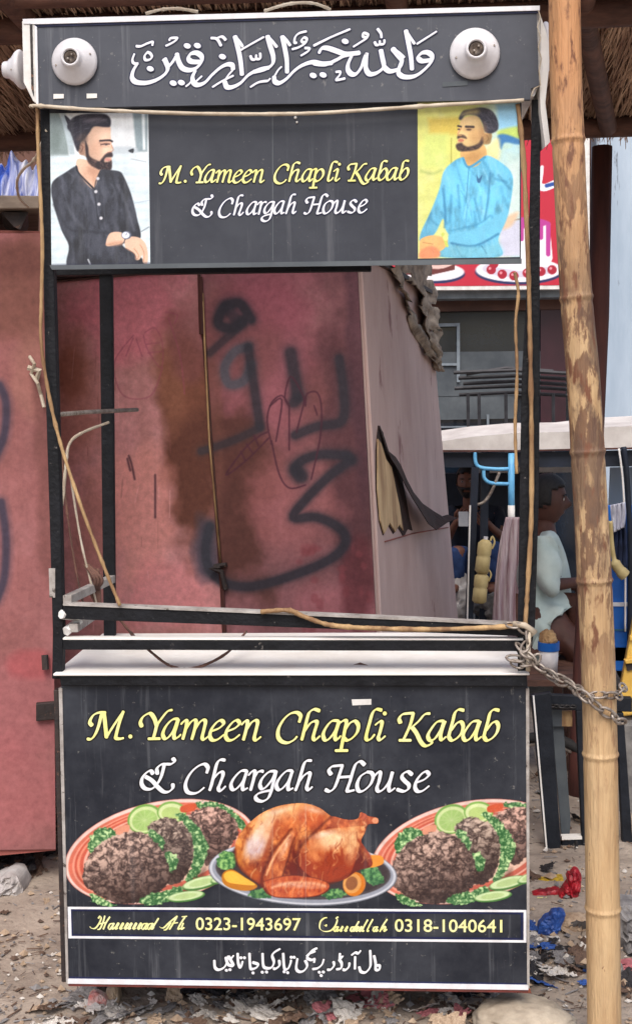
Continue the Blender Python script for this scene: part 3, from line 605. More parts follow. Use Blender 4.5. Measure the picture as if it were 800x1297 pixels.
post([(60, 337), (470, 333), (470, 343), (60, 349)], YR-.01, .03, 'rear_top_bar')
# ---- rails
def bar(cs, Y, t, name, m='black', bv=.002): return slab(cs, Y, t).build(name, M[m], cart, bevel=bv)
bar([(80, 767), (300, 776), (500, 785), (662, 793), (662, 806), (500, 800), (300, 792), (80, 784)], -0.012, .03, 'upper_rail')
bar([(80, 764.5), (300, 773.5), (500, 782.5), (662, 790.5), (662, 793), (500, 785), (300, 776), (80, 767)], -0.016, .036, 'rail_edge', 'worn', 0)  # worn pale strip, also painting the white highlight along the rail top
bar([(80, 811), (662, 812), (664, 825), (80, 823)], -0.008, .03, 'lower_rail')
bar([(80, 808), (662, 809), (662, 811), (80, 810.3)], -0.01, .03, 'rail_edge', 'cream', 0)
def side(a, bb, h, name, m='worn'):
    A = ptv(*a, 0.0); B = ptv(*bb, YR-.01); u_ = Vector((0, 0, h)); o_ = Vector((.022, 0, 0))
    mb = MB(); mb.prism([A, B, B+u_, A+u_], [A+o_, B+o_, B+u_+o_, A+u_+o_]); return mb.build(name, M[m], cart, bevel=.0015)
side((80, 765), (137, 738), .022, 'side_rail'); side((88, 801), (122, 778), .022, 'side_rail')
b = MB(); b.tube([ptv(76, 525, .03), ptv(110, 522, YR*.5), ptv(174, 519, YR)], .006, 8); b.build('side_rod', M['steel'], cart, smooth=True)
b = MB(); b.tube([ptv(78, 778, -.01), ptv(92, 780, .02), ptv(100, 786, .05), ptv(84, 800, .0)], .012, 7); b.build('bracket', M['white'], cart)
b = slab([(62, 720), (70, 720), (70, 757), (63, 757)], -.004, .004); b.build('tape_strip', M['worn'], cart)
# ---- sign box
sb = MB(); sbq = [(47, 31), (679, 16), (682, 108), (672, 112), (671, 126), (48, 137)]
slab(sbq, -0.03, .012, sb); sface = sb.build('sign_panel', M['flexgrey'], cart)
q = [(36, 27), (683, 10), (683, 104), (676, 122), (48, 130)]
mb = MB(); fr = [ptv(x, y, -.017) for x, y in q]; mb.prism(fr, [v+Vector((0, .46, 0)) for v in fr]); mb.build('sign_box', M['white'], cart)
b = slab([(29, 24), (683, 7), (683, 13), (47, 30.5), (30, 30)], -.036, .03); b.build('frame_trim', M['linewhite'], cart)
b = slab([(45, 30.5), (683, 13), (683, 16.2), (45, 34)], -.0325, .004); b.build('frame_edge', M['outlineblue'], cart)
b = slab([(28, 26), (44, 30), (47, 132), (42, 128), (30, 104)], -.034, .03); b.build('frame_trim', M['white'], cart, bevel=.002)
b = slab([(38, 30), (41, 31), (43, 122), (40, 112)], -.0365, .003); b.build('frame_edge', M['rustblack'], cart)
b = slab([(44, 32), (47, 34), (49, 135), (46.5, 132)], -.0355, .006); b.build('frame_edge', M['linewhite'], cart)
# torn right rim of the sheet
b = MB(); zz = [(681, 12), (684, 22), (680, 34), (684, 48), (681, 60), (685, 74), (682, 90), (684, 108), (676, 112), (672, 122)]
b.tube([ptv(x, y, -.034) for x, y in zz], .0016, 5); b.build('torn_rim', M['wire'], cart)
b = MB(); fr = [ptv(x, y, -.02) for x, y in [(684, 20), (691, 40), (696, 60), (694, 92), (690, 130), (696, 180), (690, 186), (684, 140), (683, 108)]]; b.prism(fr, [v+Vector((-.01, .1, 0)) for v in fr]); b.build('torn_sheet', M['cream'], cart)
def lamp(cx, cy, r_px, axis, Y, r2=None):
    c = ptv(cx, cy, Y); r = r_px/1500*(2.9)
    b = MB(); b.lathe([(r*.93, 0), (r, .004), (r*.99, .009), (r*.9, .015), (r*.62, .026), (r*.52, .033), (r*.44, .036), (r*.42, .046), (r*.36, .05), (r*.31, .049), (r*.3, .04)], c, axis)
    l = b.build('lamp_socket', M['whiteplastic'], cart, smooth=True)
    b = MB(); b.lathe([(r*.31, .036), (r*.30, .044), (r*.2, .045), (r*.1, .041)], c, axis, 20); s_ = b.build('socket_cup', M['socketdark'], l, smooth=True)
    b = MB(); a_ = Vector(axis).normalized(); o_ = a_.orthogonal().normalized()
    for k in (-1, 1): b.tube([c+a_*.043+o_*k*r*.12, c+a_*.052+o_*k*r*.12], r*.04, 6)
    b.build('contact', M['steel'], l)
    b = MB()
    for k in (0.3, 3.4):
        u_ = Vector((math.cos(k), 0, math.sin(k)))*r*.78 if abs(a_.y) > .5 else Vector((0, math.cos(k), math.sin(k)))*r*.78
        b.lathe([(r*.05, .016), (r*.04, .022)], c+u_, axis, 8)
    b.build('screw', M['steel'], l); return l
lamp(95.5, 79, 28.5, (0, -1, 0), -.031); lamp(600.5, 69, 30.5, (0, -1, 0), -.031)
lamp(30, 88, 24, (-1, 0, 0), .05); lamp(686, 62, 32, (1, 0, 0), .08)
for x, y in ((68, 119), (110, 118.5)):
    b = slab([(x, y), (x+13, y), (x+13, y+5.5), (x, y+6)], -.0325, .002); b.build('tape_patch', M['cream'], cart)
b = slab([(560, 104), (592, 102), (592, 108), (560, 110)], -.0316, .001); b.build('tape_patch', M['dimgrey'], cart)

# ---- name panel between the posts
npq = [(63, 138), (660, 124), (659, 331), (66, 339)]
npn = slab(npq, -.006, .012).build('name_panel', M['flexmid'], cart)
b = slab([(63, 336), (660, 327.5), (660, 334), (66, 341.5)], -.009, .004); b.build('panel_edge', M['dimgrey'], cart)
b = slab([(344.6, 146), (345.6, 146), (346, 330), (345, 330)], -.0064, .0004); b.build('sheet_seam', M['dimgrey'], npn)
b = MB(); b.lathe([(.004, 0), (.003, .004)], ptv(374, 149, -.006), (0, -1, 0), 8); b.lathe([(.003, 0), (.002, .004)], ptv(376, 155, -.006), (0, -1, 0), 8); b.build('rivet', M['white'], npn)

# ---- lettering, traced letter by letter
def A_(o, s): return lambda pts: T(pts, o[0], o[1], s)
L1, L2 = [], []      # (stroke px points, thin scale)
def addw(dst, fn, strokes, dots=()):
    for s_ in strokes: dst.append(('s', fn(s_)))
    for d_ in dots: dst.append(('d', fn([d_])[0]))
a4 = A_((105, 890), .1625)
word_M = [[(38, 282), (70, 280), (100, 242), (125, 180), (145, 100), (152, 78)], [(178, 76), (130, 76), (90, 92), (65, 125), (58, 155), (74, 176)], [(165, 76), (175, 150), (186, 268)], [(184, 272), (240, 180), (318, 66)], [(318, 66), (285, 160), (262, 248), (262, 274), (288, 280), (318, 274)]]
addw(L1, a4, word_M, [(372, 262)])
word_Y = [[(460, 182), (451, 150), (470, 110), (510, 84), (535, 88), (560, 125), (577, 178)], [(697, 55), (662, 66), (622, 112), (576, 178)], [(576, 178), (566, 222), (551, 274)], [(513, 280), (602, 278)]]
word_a = [[(745, 126), (700, 130), (650, 180), (625, 240), (640, 277), (670, 266), (710, 212), (738, 140)], [(747, 128), (728, 192), (712, 248), (718, 276), (742, 268), (765, 246)]]
addw(L1, a4, word_Y); addw(L1, a4, word_a)
hs = .1875
g_m = [[(0, 147), (25, 122), (40, 130), (30, 185), (12, 250)], [(25, 195), (60, 140), (88, 118), (103, 130), (93, 185), (74, 250)], [(88, 195), (123, 140), (150, 118), (168, 130), (158, 182), (146, 235), (160, 250), (190, 228)]]
g_n = [[(0, 147), (25, 122), (40, 130), (30, 185), (12, 250)], [(25, 195), (60, 140), (90, 118), (108, 130), (98, 182), (86, 235), (100, 250), (130, 228)]]
g_e = [[(680, 190), (730, 170), (760, 140), (745, 118), (715, 130), (680, 175), (668, 222), (685, 250), (720, 246), (762, 214)]]
BY = 937-250*hs
addw(L1, A_((229.5, BY), hs*.98), g_m)
addw(L1, A_((266-668*hs, BY), hs), g_e); addw(L1, A_((286-668*hs, BY), hs), g_e); addw(L1, A_((306, BY), hs), g_n)
a5 = A_((345, 885), .1875)
addw(L1, a5, [[(180, 157), (190, 115), (165, 92), (120, 100), (75, 140), (42, 200), (38, 252), (60, 285), (100, 296), (140, 280), (166, 254)],
  [(317, 80), (282, 70), (250, 90), (235, 130), (220, 190), (198, 275)], [(215, 220), (255, 165), (290, 150), (300, 165), (285, 217), (275, 260), (290, 276), (320, 250)],
  [(445, 148), (400, 150), (360, 195), (342, 242), (355, 277), (385, 266), (425, 212), (446, 155)], [(453, 150), (435, 202), (422, 252), (432, 276), (460, 250)],
  [(455, 162), (480, 146), (498, 152), (490, 200), (470, 300), (462, 345)], [(425, 349), (506, 348)], [(488, 212), (520, 165), (555, 150), (578, 176), (572, 222), (540, 262), (505, 279), (482, 265)],
  [(737, 76), (700, 70), (675, 95), (655, 160), (632, 250), (640, 276), (665, 268), (688, 240)], [(692, 176), (725, 152), (738, 165), (725, 222), (714, 260), (728, 276), (760, 250)]], [(757, 98)])
a6 = A_((495, 885), .1875)
g_a6 = [[(355, 148), (310, 155), (270, 202), (248, 247), (262, 279), (295, 266), (335, 207), (354, 155)], [(365, 150), (345, 202), (333, 252), (342, 276), (370, 255)]]
g_b6 = [[(490, 77), (455, 72), (430, 95), (415, 150), (395, 222), (390, 256), (410, 279), (445, 263), (475, 226), (485, 182), (470, 155), (440, 166), (405, 212)]]
sh6 = lambda g, d: [[(x+d, y) for x, y in s_] for s_ in g]
g_K = [[(62, 162), (55, 132), (75, 105), (110, 98), (152, 95)], [(150, 95), (130, 170), (100, 240), (82, 275)], [(55, 279), (132, 279)], [(262, 98), (225, 105), (185, 150), (140, 190)], [(140, 190), (170, 230), (200, 290), (230, 316), (265, 306), (276, 288)]]
addw(L1, a6, g_K+g_a6+g_b6+sh6(g_a6, 237)+sh6(g_b6, 237))
a3 = A_((170, 955), .1625)
addw(L2, a3, [[(148, 152), (128, 130), (95, 146), (65, 186), (60, 232), (85, 266), (130, 272), (170, 245), (205, 190), (225, 130), (237, 74)], [(92, 176), (140, 206), (190, 260), (230, 292), (270, 292), (300, 266), (302, 234)], [(182, 152), (180, 112), (210, 82), (250, 78), (290, 76), (314, 56), (304, 34)],
  [(565, 147), (575, 105), (550, 78), (505, 90), (455, 130), (415, 190), (400, 247), (415, 292), (455, 306), (500, 296), (546, 260)], [(707, 46), (670, 45), (645, 75), (625, 150), (602, 240), (588, 280)], [(610, 202), (655, 150), (685, 140), (692, 165), (672, 222), (657, 264), (675, 284), (712, 250)]])
a7 = A_((290, 960), .1375)
g_a7 = [[(165, 116), (110, 120), (50, 180), (20, 242), (32, 286), (70, 281), (130, 212), (162, 130)], [(167, 116), (142, 192), (126, 256), (134, 290), (172, 275)]]
addw(L2, a7, g_a7+[[(180, 157), (215, 121), (238, 125), (230, 182), (206, 270), (198, 296)], [(225, 192), (260, 136), (290, 120), (316, 122)],
  [(430, 120), (370, 126), (310, 182), (286, 242), (302, 281), (340, 266), (400, 192), (427, 130)], [(435, 118), (410, 222), (386, 312), (358, 370), (310, 396), (262, 386), (246, 356), (270, 326), (330, 306), (388, 296)]]
  +[[(x+418, y) for x, y in s_] for s_ in g_a7]+[[(757, 22), (715, 25), (690, 55), (670, 120), (640, 222), (612, 296)], [(635, 232), (680, 170), (725, 136), (745, 150), (727, 222), (716, 270), (734, 291), (766, 264)]])
a8 = A_((400, 955), .1875)
addw(L2, a8, [[(102, 137), (88, 110), (105, 85), (140, 78), (182, 75)], [(178, 78), (160, 132), (140, 192), (120, 232), (92, 250), (64, 240)], [(328, 72), (300, 50), (270, 65), (250, 112), (230, 182), (212, 235), (218, 250), (258, 242)], [(150, 156), (242, 150)],
  [(345, 120), (300, 150), (278, 202), (287, 246), (320, 246), (365, 206), (385, 155), (374, 126), (345, 120)], [(395, 147), (420, 121), (434, 130), (425, 182), (411, 226), (422, 250), (455, 236), (495, 182), (515, 120)], [(517, 120), (500, 182), (491, 230), (502, 248), (532, 228)],
  [(646, 137), (620, 118), (590, 130), (580, 156), (600, 182), (625, 207), (620, 236), (590, 250), (548, 238)]]+g_e)
def write(strokes, Y, parent, fill, outl, wide, thin, ow, remap=lambda p: p, dot_r=2.6, name='lettering'):
    pf, po = Pen(place_front(Y)), Pen(place_front(Y))
    for kind, d_ in strokes:
        if kind == 's':
            q_ = [remap(p) for p in d_]; pf.stroke(q_, wide, thin, lift=.0016); po.stroke(q_, wide, thin, grow=ow, lift=.0005)
        else:
            x, y = remap(d_); pf.dot(x, y, dot_r, lift=.0016); po.dot(x, y, dot_r, grow=ow, lift=.0005)
    po.mb.build('lettering_outline', M[outl], parent, fix=False); return pf.mb.build(name, M[fill], parent, fix=False)
write(L1, 0.0, fp, 'letteryellow', 'outlineblack', 5.2, 2.0, 1.8)
write(L2, 0.0, fp, 'letterwhite', 'outlineblack', 5.2, 2.0, 1.8)
def rm(x0, x1, y0, X0_, X1_, Y0_, Y1_, ys):   # lower-panel line -> upper-panel line
    def f(p):
        t = (p[0]-x0)/(x1-x0); return (X0_+(X1_-X0_)*t, Y0_+(Y1_-Y0_)*t+(p[1]-y0)*ys)
    return f
write(L1, -.006, npn, 'letteryellow', 'outlineblack', 3.4, 1.4, 1.3, rm(113, 631, 937, 203, 517, 233, 227.5, .62), 1.9)
write(L2, -.006, npn, 'letterwhite', 'outlineblue', 3.4, 1.4, 1.2, rm(178, 543, 1001, 243, 464.5, 274, 268.5, .64), 1.9)

# ---- verse on the sign box
V1, VT, VD = [], [], []
def tr(o, thick=(), thin=(), dots=()):
    f = A_(o, .125)
    V1.extend(f(s_) for s_ in thick); VT.extend(f(s_) for s_ in thin); VD.extend(f([d_])[0] for d_ in dots)
tr((160, 35), [[(110, 372), (72, 440), (62, 510), (100, 552), (190, 562), (280, 542), (360, 500), (410, 450), (420, 400), (398, 340), (385, 318)], [(415, 410), (470, 350), (517, 272)], [(515, 268), (530, 340), (570, 410), (640, 432), (710, 410), (760, 350), (762, 292), (712, 258), (655, 268), (632, 310), (660, 345), (742, 350)]],
   [[(85, 268), (65, 325), (78, 362), (122, 366)], [(215, 250), (188, 290), (195, 327), (235, 327), (262, 300), (245, 264), (215, 250)], [(103, 190), (150, 190), (220, 160), (268, 148), (266, 182)], [(403, 187), (460, 160), (502, 132), (515, 108), (450, 110), (438, 132)], [(605, 598), (650, 560), (680, 500), (702, 425)]], [(620, 188), (722, 185), (478, 565), (560, 560), (246, 420)])
tr((240, 35), [[(442, 425), (432, 382), (380, 375), (310, 410), (230, 480), (160, 555), (90, 582), (45, 560), (33, 500), (62, 438)], [(462, 92), (490, 200), (518, 340), (532, 478)], [(800, 408), (700, 430), (600, 480), (520, 560), (440, 602), (380, 602), (358, 550)]],
   [[(70, 545), (127, 493)], [(235, 604), (330, 545), (445, 488)], [(358, 550), (390, 490), (442, 430)], [(222, 108), (280, 118), (320, 184)], [(275, 112), (330, 94), (368, 128)], [(465, 98), (510, 150), (538, 192)], [(515, 232), (640, 160), (752, 98)], [(618, 288), (634, 322), (668, 322), (677, 280)], [(677, 320), (716, 316), (716, 262)], [(618, 604), (700, 556), (790, 542)]], [(335, 297)])
tr((320, 35), [[(150, 88), (175, 180), (207, 290), (200, 370), (130, 420), (10, 450)], [(300, 92), (325, 210), (345, 330), (348, 455)], [(800, 360), (700, 367), (600, 352), (500, 385), (420, 440), (340, 522), (270, 562), (225, 546), (218, 500)]],
   [[(155, 95), (205, 150), (243, 198)], [(305, 92), (345, 135), (378, 182)], [(150, 546), (178, 518)], [(218, 500), (260, 430), (293, 398)], [(542, 40), (470, 60), (430, 100), (424, 152), (445, 156)], [(400, 222), (470, 200), (532, 160), (548, 120), (520, 104), (494, 130), (510, 152), (540, 142)], [(488, 287), (560, 242), (572, 214), (528, 210)], [(618, 188), (800, 95)]], [(612, 487), (712, 482)])
tr((390, 35), [[(110, 258), (140, 213), (200, 210), (290, 240), (380, 268), (520, 255)], [(520, 258), (380, 282), (280, 332), (180, 372), (60, 362)], [(440, 290), (405, 370), (405, 432), (440, 472), (490, 467), (540, 400), (570, 310), (590, 268), (585, 350), (587, 422), (620, 470), (680, 466), (740, 430), (766, 390), (750, 300), (735, 228)]],
   [[(58, 182), (230, 100), (424, 18)], [(283, 452), (322, 450), (320, 482), (285, 532), (372, 517)], [(458, 197), (540, 145), (592, 110), (605, 74), (560, 58), (558, 95), (600, 102)], [(673, 148), (690, 177), (720, 172), (726, 138)], [(726, 172), (766, 167), (772, 128)], [(703, 16), (735, 60), (742, 104)]], [(375, 142)])
tr((460, 35), [[(205, 400), (260, 442), (330, 432), (372, 400), (385, 330), (342, 272), (298, 218)], [(385, 340), (358, 420), (362, 472), (420, 502), (520, 492), (610, 432), (682, 352), (692, 290), (650, 254), (590, 260), (555, 302), (590, 340), (682, 330)], [(430, 34), (455, 160), (480, 300), (490, 424)]],
   [[(300, 218), (360, 260), (408, 304)], [(435, 42), (470, 100), (514, 164)], [(540, 168), (640, 105), (738, 42)]])
pf, po = Pen(place_front(-.03)), Pen(place_front(-.03))
for s_ in V1: pf.stroke(s_, 6.3, 3.3, ang=50, lift=.0016); po.stroke(s_, 6.3, 3.3, ang=50, grow=1.5, lift=.0005)
for s_ in VT: pf.stroke(s_, 3.4, 2.2, ang=50, lift=.0016); po.stroke(s_, 3.4, 2.2, ang=50, grow=1.2, lift=.0005)
for x, y in VD: pf.dot(x, y, 4.6, 3.4, .3, lift=.0016); po.dot(x, y, 4.6, 3.4, .3, grow=1.3, lift=.0005)
po.mb.build('lettering_outline', M['outlineblue'], sface, fix=False); pf.mb.build('lettering', M['letterwhite'], sface, fix=False)

# ---- phone strip and order line on the front panel
def ring(o_, i_, Y, name, m):
    O = [ptv(x, y, Y) for x, y in o_]; I = [ptv(x, y, Y) for x, y in i_]; mb = MB(); mb.add(O+I, [(k, (k+1) % 4, 4+(k+1) % 4, 4+k) for k in range(4)]); o = mb.build(name, M[m], fp, fix=False); return o
ring([(86, 1148.5), (666, 1152.5), (666, 1194), (87, 1188.5)], [(90, 1151.5), (662.5, 1155.5), (662.5, 1190.8), (91, 1185.5)], -.0012, 'strip_border', 'linewhite')
ring([(90, 1151.5), (662.5, 1155.5), (662.5, 1190.8), (91, 1185.5)], [(91.8, 1154), (659, 1158), (659, 1187.8), (92.6, 1183)], -.001, 'strip_inner_border', 'outlineblue')
slab([(88, 1237), (668, 1245.4), (668, 1248.4), (88, 1240.3)], -.001, .0005).build('lower_line', M['outlineblue'], fp)
def digits(text, x0, x1, yb, yt, slope):
    for nm, m, ow, lift in (('lettering_outline', 'outlineblack', .03, .0006), ('lettering', 'letterpale', .012, .0014)):
        cu = bpy.data.curves.new('digits', 'FONT'); cu.body = text; cu.size = 1.0; cu.offset = ow; cu.resolution_u = 4
        o = bpy.data.objects.new('digits', cu); COL.objects.link(o); bpy.context.view_layer.update()
        me = bpy.data.meshes.new_from_object(o.evaluated_get(bpy.context.evaluated_depsgraph_get())); bpy.data.objects.remove(o)
        v = np.array([w_.co[:] for w_ in me.vertices]); w0, w1 = (v[:, 0].min(), v[:, 0].max()); h0, h1 = v[:, 1].min(), v[:, 1].max()
        if nm == 'lettering_outline': ref = (w0+.018, w1-.018, h0+.018, h1-.018)
        px = x0+(v[:, 0]-ref[0])/(ref[1]-ref[0])*(x1-x0) if nm == 'lettering_outline' else x0+(v[:, 0]-w0)/(w1-w0)*(x1-x0)
        hh = (v[:, 1]-ref[2])/(ref[3]-ref[2]) if nm == 'lettering_outline' else (v[:, 1]-h0)/(h1-h0)
        py = yb+(px-x0)*slope-hh*(yb-yt); P_ = place_front(0.0)(px, py, np.full(len(px), lift))
        mb = MB(); mb.add(list(P_), [tuple(p.vertices) for p in me.polygons]); mb.build(nm, M[m], fp, fix=False)
digits('0323-1943697', 248, 381, 1178, 1161.5, .006); digits('0318-1040641', 499.5, 635.5, 1180, 1163.5, .007)
# names in a looped hand
def hand(strokes, o, s, m='letterpale'):
    pf, po = Pen(place_front(0.0)), Pen(place_front(0.0))
    for q_ in strokes: q_ = T(q_, o[0], o[1], s); pf.stroke(q_, 2.1, .7, ang=-35, lift=.0016); po.stroke(q_, 2.1, .7, ang=-35, grow=.5, lift=.0006)
    po.mb.build('lettering_outline', M['outlineblack'], fp, fix=False); pf.mb.build('lettering', M[m], fp, fix=False)
def nn(x, k=1, y=140, w_=34):   # a run of slanted minims
    out = []
    for i in range(k): out.append([(x+i*w_, y-5), (x+i*w_+22, y-42), (x+i*w_+28, y-38), (x+i*w_+4, y), (x+i*w_+20, y-8)])
    return out
def aa(x, y=140): return [[(x+40, y-42), (x+12, y-36), (x, y-8), (x+12, y), (x+40, y-40)], [(x+42, y-42), (x+24, y-4), (x+34, y-2), (x+46, y-14)]]
hand([[(25, 122), (34, 132), (62, 134), (88, 104), (106, 62), (98, 46), (86, 62)], [(132, 44), (120, 90), (98, 136), (80, 142)], [(168, 52), (140, 96), (122, 140)], [(86, 104), (140, 92)]]+aa(158)+nn(205, 3)+nn(300, 3)+aa(398)+aa(440)+[[(520, 62), (490, 110), (476, 140)]]
     +[[(528, 122), (540, 130), (560, 128), (600, 90), (655, 46)], [(655, 46), (625, 100), (600, 140)], [(560, 146), (580, 138), (610, 92)], [(620, 98), (660, 92)], [(712, 52), (680, 100), (660, 140), (676, 134)], [(700, 96), (684, 140), (706, 128)], [(690, 50), (726, 46)]], (110, 1152), .175)
sz = .1375
hand([[(240, 66), (222, 80), (232, 96), (212, 150), (170, 192), (110, 198), (72, 170), (78, 110), (110, 78), (136, 72)], [(112, 140), (126, 150), (134, 136)]]+aa(200, 198)+nn(256, 1, 198)+nn(300, 1, 198)+aa(352, 198)+[[(430, 108), (400, 160), (388, 196)]]+nn(400, 2, 198, 30)+[[(512, 92), (474, 160), (462, 198), (478, 192)], [(558, 88), (520, 160), (506, 198), (522, 192)]]+aa(560, 198)+[[(690, 88), (648, 150), (624, 200)], [(640, 180), (668, 152), (676, 160), (660, 198), (688, 180)]], (395, 1152), sz)
# order line
u6 = A_((265, 1200), .15); u7 = A_((370, 1200), .15)
UD = [u6([d_])[0] for d_ in [(268, 84), (298, 84), (692, 80), (716, 80), (632, 202), (662, 210), (448, 206), (484, 204), (370, 212), (146, 190), (176, 184)]]+[u7([d_])[0] for d_ in [(228, 206), (262, 204), (244, 234)]]
US = [u6(s_) for s_ in ([(624, 48), (634, 172), (664, 176), (684, 135), (690, 106)], [(590, 108), (592, 150), (562, 176), (543, 176)], [(597, 10), (548, 40), (532, 70), (546, 122), (526, 166), (482, 172), (456, 148), (450, 48)], [(340, 48), (346, 160), (362, 180), (400, 166), (410, 140), (368, 124)], [(240, 48), (246, 132), (266, 166), (282, 116)], [(206, 66), (182, 92), (160, 70), (192, 122), (202, 152), (160, 140), (140, 82)], [(140, 82), (150, 122), (126, 166), (80, 186), (50, 166), (44, 108)])]
US += [u7(s_) for s_ in ([(690, 68), (702, 130), (704, 182), (732, 184), (736, 152), (712, 150)], [(656, 24), (660, 100), (656, 162), (620, 206), (580, 202), (564, 162)], [(530, 76), (528, 178)], [(500, 62), (530, 42), (558, 46), (576, 24)], [(482, 128), (476, 162), (450, 186), (428, 184)], [(396, 100), (416, 132), (410, 172), (374, 182)], [(402, 48), (402, 92), (424, 74), (398, 88)], [(348, 118), (352, 150), (326, 182), (298, 186)], [(266, 98), (250, 142), (214, 172), (172, 180)], [(208, 4), (172, 20), (150, 44), (192, 30)], [(120, 70), (150, 44), (126, 84), (160, 102), (186, 96), (184, 124)], [(110, 108), (126, 152), (100, 192), (60, 202), (34, 172), (44, 92)])]
pf, po = Pen(place_front(0.0)), Pen(place_front(0.0))
for s_ in US: pf.stroke(s_, 3.6, 2.1, ang=50, lift=.0016); po.stroke(s_, 3.6, 2.1, ang=50, grow=.9, lift=.0006)
for x, y in UD: pf.dot(x, y, 2.1, 1.9, .4, lift=.0016); po.dot(x, y, 2.1, 1.9, .4, grow=.8, lift=.0006)
po.mb.build('lettering_outline', M['outlineblack'], fp, fix=False); pf.mb.build('lettering', M['letterwhite'], fp, fix=False)
slab([(445, 886), (470, 885.5), (470, 892.5), (446, 893.5)], -.0016, .0012).build('tape_patch', M['white'], fp)

# ---- printed dishes
def dish_picture():
    P = Painter([(80, 1004), (668, 1004), (668, 1150), (80, 1150)], 1160, 290, (49, 51, 60), 0.0)
    X, Y = P.X, P.Y
    wx = (vnoise(X, Y, .12, 171, 2)-.5)*9; wy = (vnoise(X, Y, .12, 172, 2)-.5)*9; worm = np.abs(vnoise(X+wx, (Y+wy)*1.25, .115, 71, 2)-.5)*2; fine = vnoise(X, Y, .5, 72, 2)
    leafn = vnoise(X, Y, .3, 73, 3)
    def paint(mask, lo, hi, tex): P.c = P.c*(1-mask[..., None])+(np.array(lo)+(np.array(hi)-np.array(lo))*np.clip(tex, 0, 1)[..., None])*mask[..., None]; P.a = np.maximum(P.a, mask)
    def plate(dx):
        P.o = (80+dx, 1000, .3); cx, cy = 410, 262
        P.ell(cx, cy, 412, 212, (150, 66, 54), -12); P.ell(cx, cy, 408, 209, (236, 204, 192), -12); P.ell(cx+2, cy+3, 396, 198, (214, 112, 88), -12)
        for k, c_ in ((.95, (232, 150, 126)), (.925, (196, 84, 62)), (.9, (228, 140, 112)), (.87, (204, 92, 70)), (.83, (236, 176, 156)), (.8, (196, 98, 78))): P.ell(cx+3, cy+4, 400*k, 200*k, c_, -12)
        P.ell(cx, cy, 310, 145, (226, 186, 164), -12)
        P.o = (80+dx, 1000, .3)
        P.c = np.where((P.a > .5)[..., None] & (np.abs(X-(80+dx+120)) < 150)[..., None], P.c*(.92+.16*vnoise(X, Y, .08, 74, 3))[..., None], P.c)
        def lettuce(pts, sd):
            mk = P.pmask(pts, .8, True, 5, sd); paint(mk, (40, 92, 46), (206, 234, 168), (np.abs(vnoise(X+wx*.4, Y, .22, 73+sd, 3)-.5)*3.6)-.05)
        lettuce([(560, 60), (640, 55), (720, 90), (770, 150), (760, 180), (700, 130), (600, 90)], 81)
        P.ell(345, 125, 74, 62, (120, 168, 78), -20); P.ell(345, 127, 66, 54, (210, 226, 160), -20); P.ell(345, 130, 54, 43, (164, 198, 112), -20)
        for a in range(0, 180, 30): P.line([(345-54*math.cos(R(a)), 130-43*math.sin(R(a))), (345+54*math.cos(R(a)), 130+43*math.sin(R(a)))], 4, (196, 214, 150), soft=1.5, op=.5)
        P.ell(458, 96, 62, 46, (130, 176, 84)); P.ell(458, 98, 55, 39, (216, 230, 166)); P.ell(458, 102, 42, 28, (184, 208, 124)); P.poly([(500, 70), (560, 60), (550, 90), (500, 96)], (206, 86, 50))
        lettuce([(105, 240), (120, 190), (160, 160), (215, 170), (230, 200), (160, 230), (120, 270)], 82); P.poly([(230, 160), (280, 150), (270, 185), (225, 190)], (224, 150, 120))
        def kabab(pts, cx_, cy_, rr, sd, warm):
            mk = P.pmask(pts, .8, True, 4, sd); sx, sy = (X-(80+dx+cx_*.3))/(rr*.3), (Y-(1000+cy_*.3))/(rr*.3)
            sh_ = np.clip(.62-.28*sx*.6-.5*sy, .25, 1.1); w2 = np.abs(vnoise(X+wx*.5, (Y+wy*.5)*1.2, .3, 73, 2)-.5)*2; t = np.clip((worm*1.35+w2*.95)*(.6+.6*fine)+.02, 0, 1)*sh_
            paint(mk, (40, 25, 23), (216+warm, 182, 164), np.clip(t*1.2, 0, 1))
        kabab([(530, 112), (620, 72), (700, 100), (738, 150), (730, 205), (680, 262), (610, 320), (580, 280), (580, 200)], 630, 190, 150, 91, 10)
        lettuce([(470, 100), (520, 110), (570, 160), (612, 230), (600, 300), (560, 370), (515, 395), (545, 310), (545, 220), (510, 150)], 83)
        kabab([(355, 160), (430, 118), (505, 145), (545, 205), (548, 285), (520, 360), (480, 398), (430, 390), (430, 300), (395, 230)], 440, 250, 150, 92, -10)
        lettuce([(360, 175), (400, 180), (428, 225), (412, 262), (380, 230)], 84); lettuce([(430, 270), (470, 270), (486, 310), (460, 350), (436, 320)], 85)
        kabab([(85, 385), (100, 300), (170, 218), (255, 184), (340, 184), (402, 235), (442, 310), (442, 390), (395, 440), (300, 482), (215, 476), (125, 432)], 260, 330, 180, 93, 0)
        P.put(np.clip(P.pmask([(300, 470), (420, 440), (520, 400), (600, 330), (560, 420), (420, 470)], 6)*.5, 0, 1), (60, 36, 30))
        lettuce([(110, 440), (150, 448), (200, 478), (230, 490), (180, 496), (130, 478)], 86); lettuce([(320, 470), (370, 440), (420, 430), (490, 408), (500, 440), (430, 478), (360, 490)], 87)
        for cx_, cy_, rx, ry, ro in ((585, 395, 84, 26, -14), (520, 452, 82, 23, -8), (680, 372, 60, 22, -20)):
            P.ell(cx_, cy_, rx, ry, (74, 122, 58), ro); P.ell(cx_-3, cy_-3, rx-7, ry-5, (206, 226, 170), ro); P.ell(cx_-3, cy_-2, rx*.6, ry*.5, (182, 206, 140), ro)
        P.o = (80+dx, 1000, .3)
    plate(0); plate(388)
    # roast chicken
    P.o = (250, 1000, .3375)
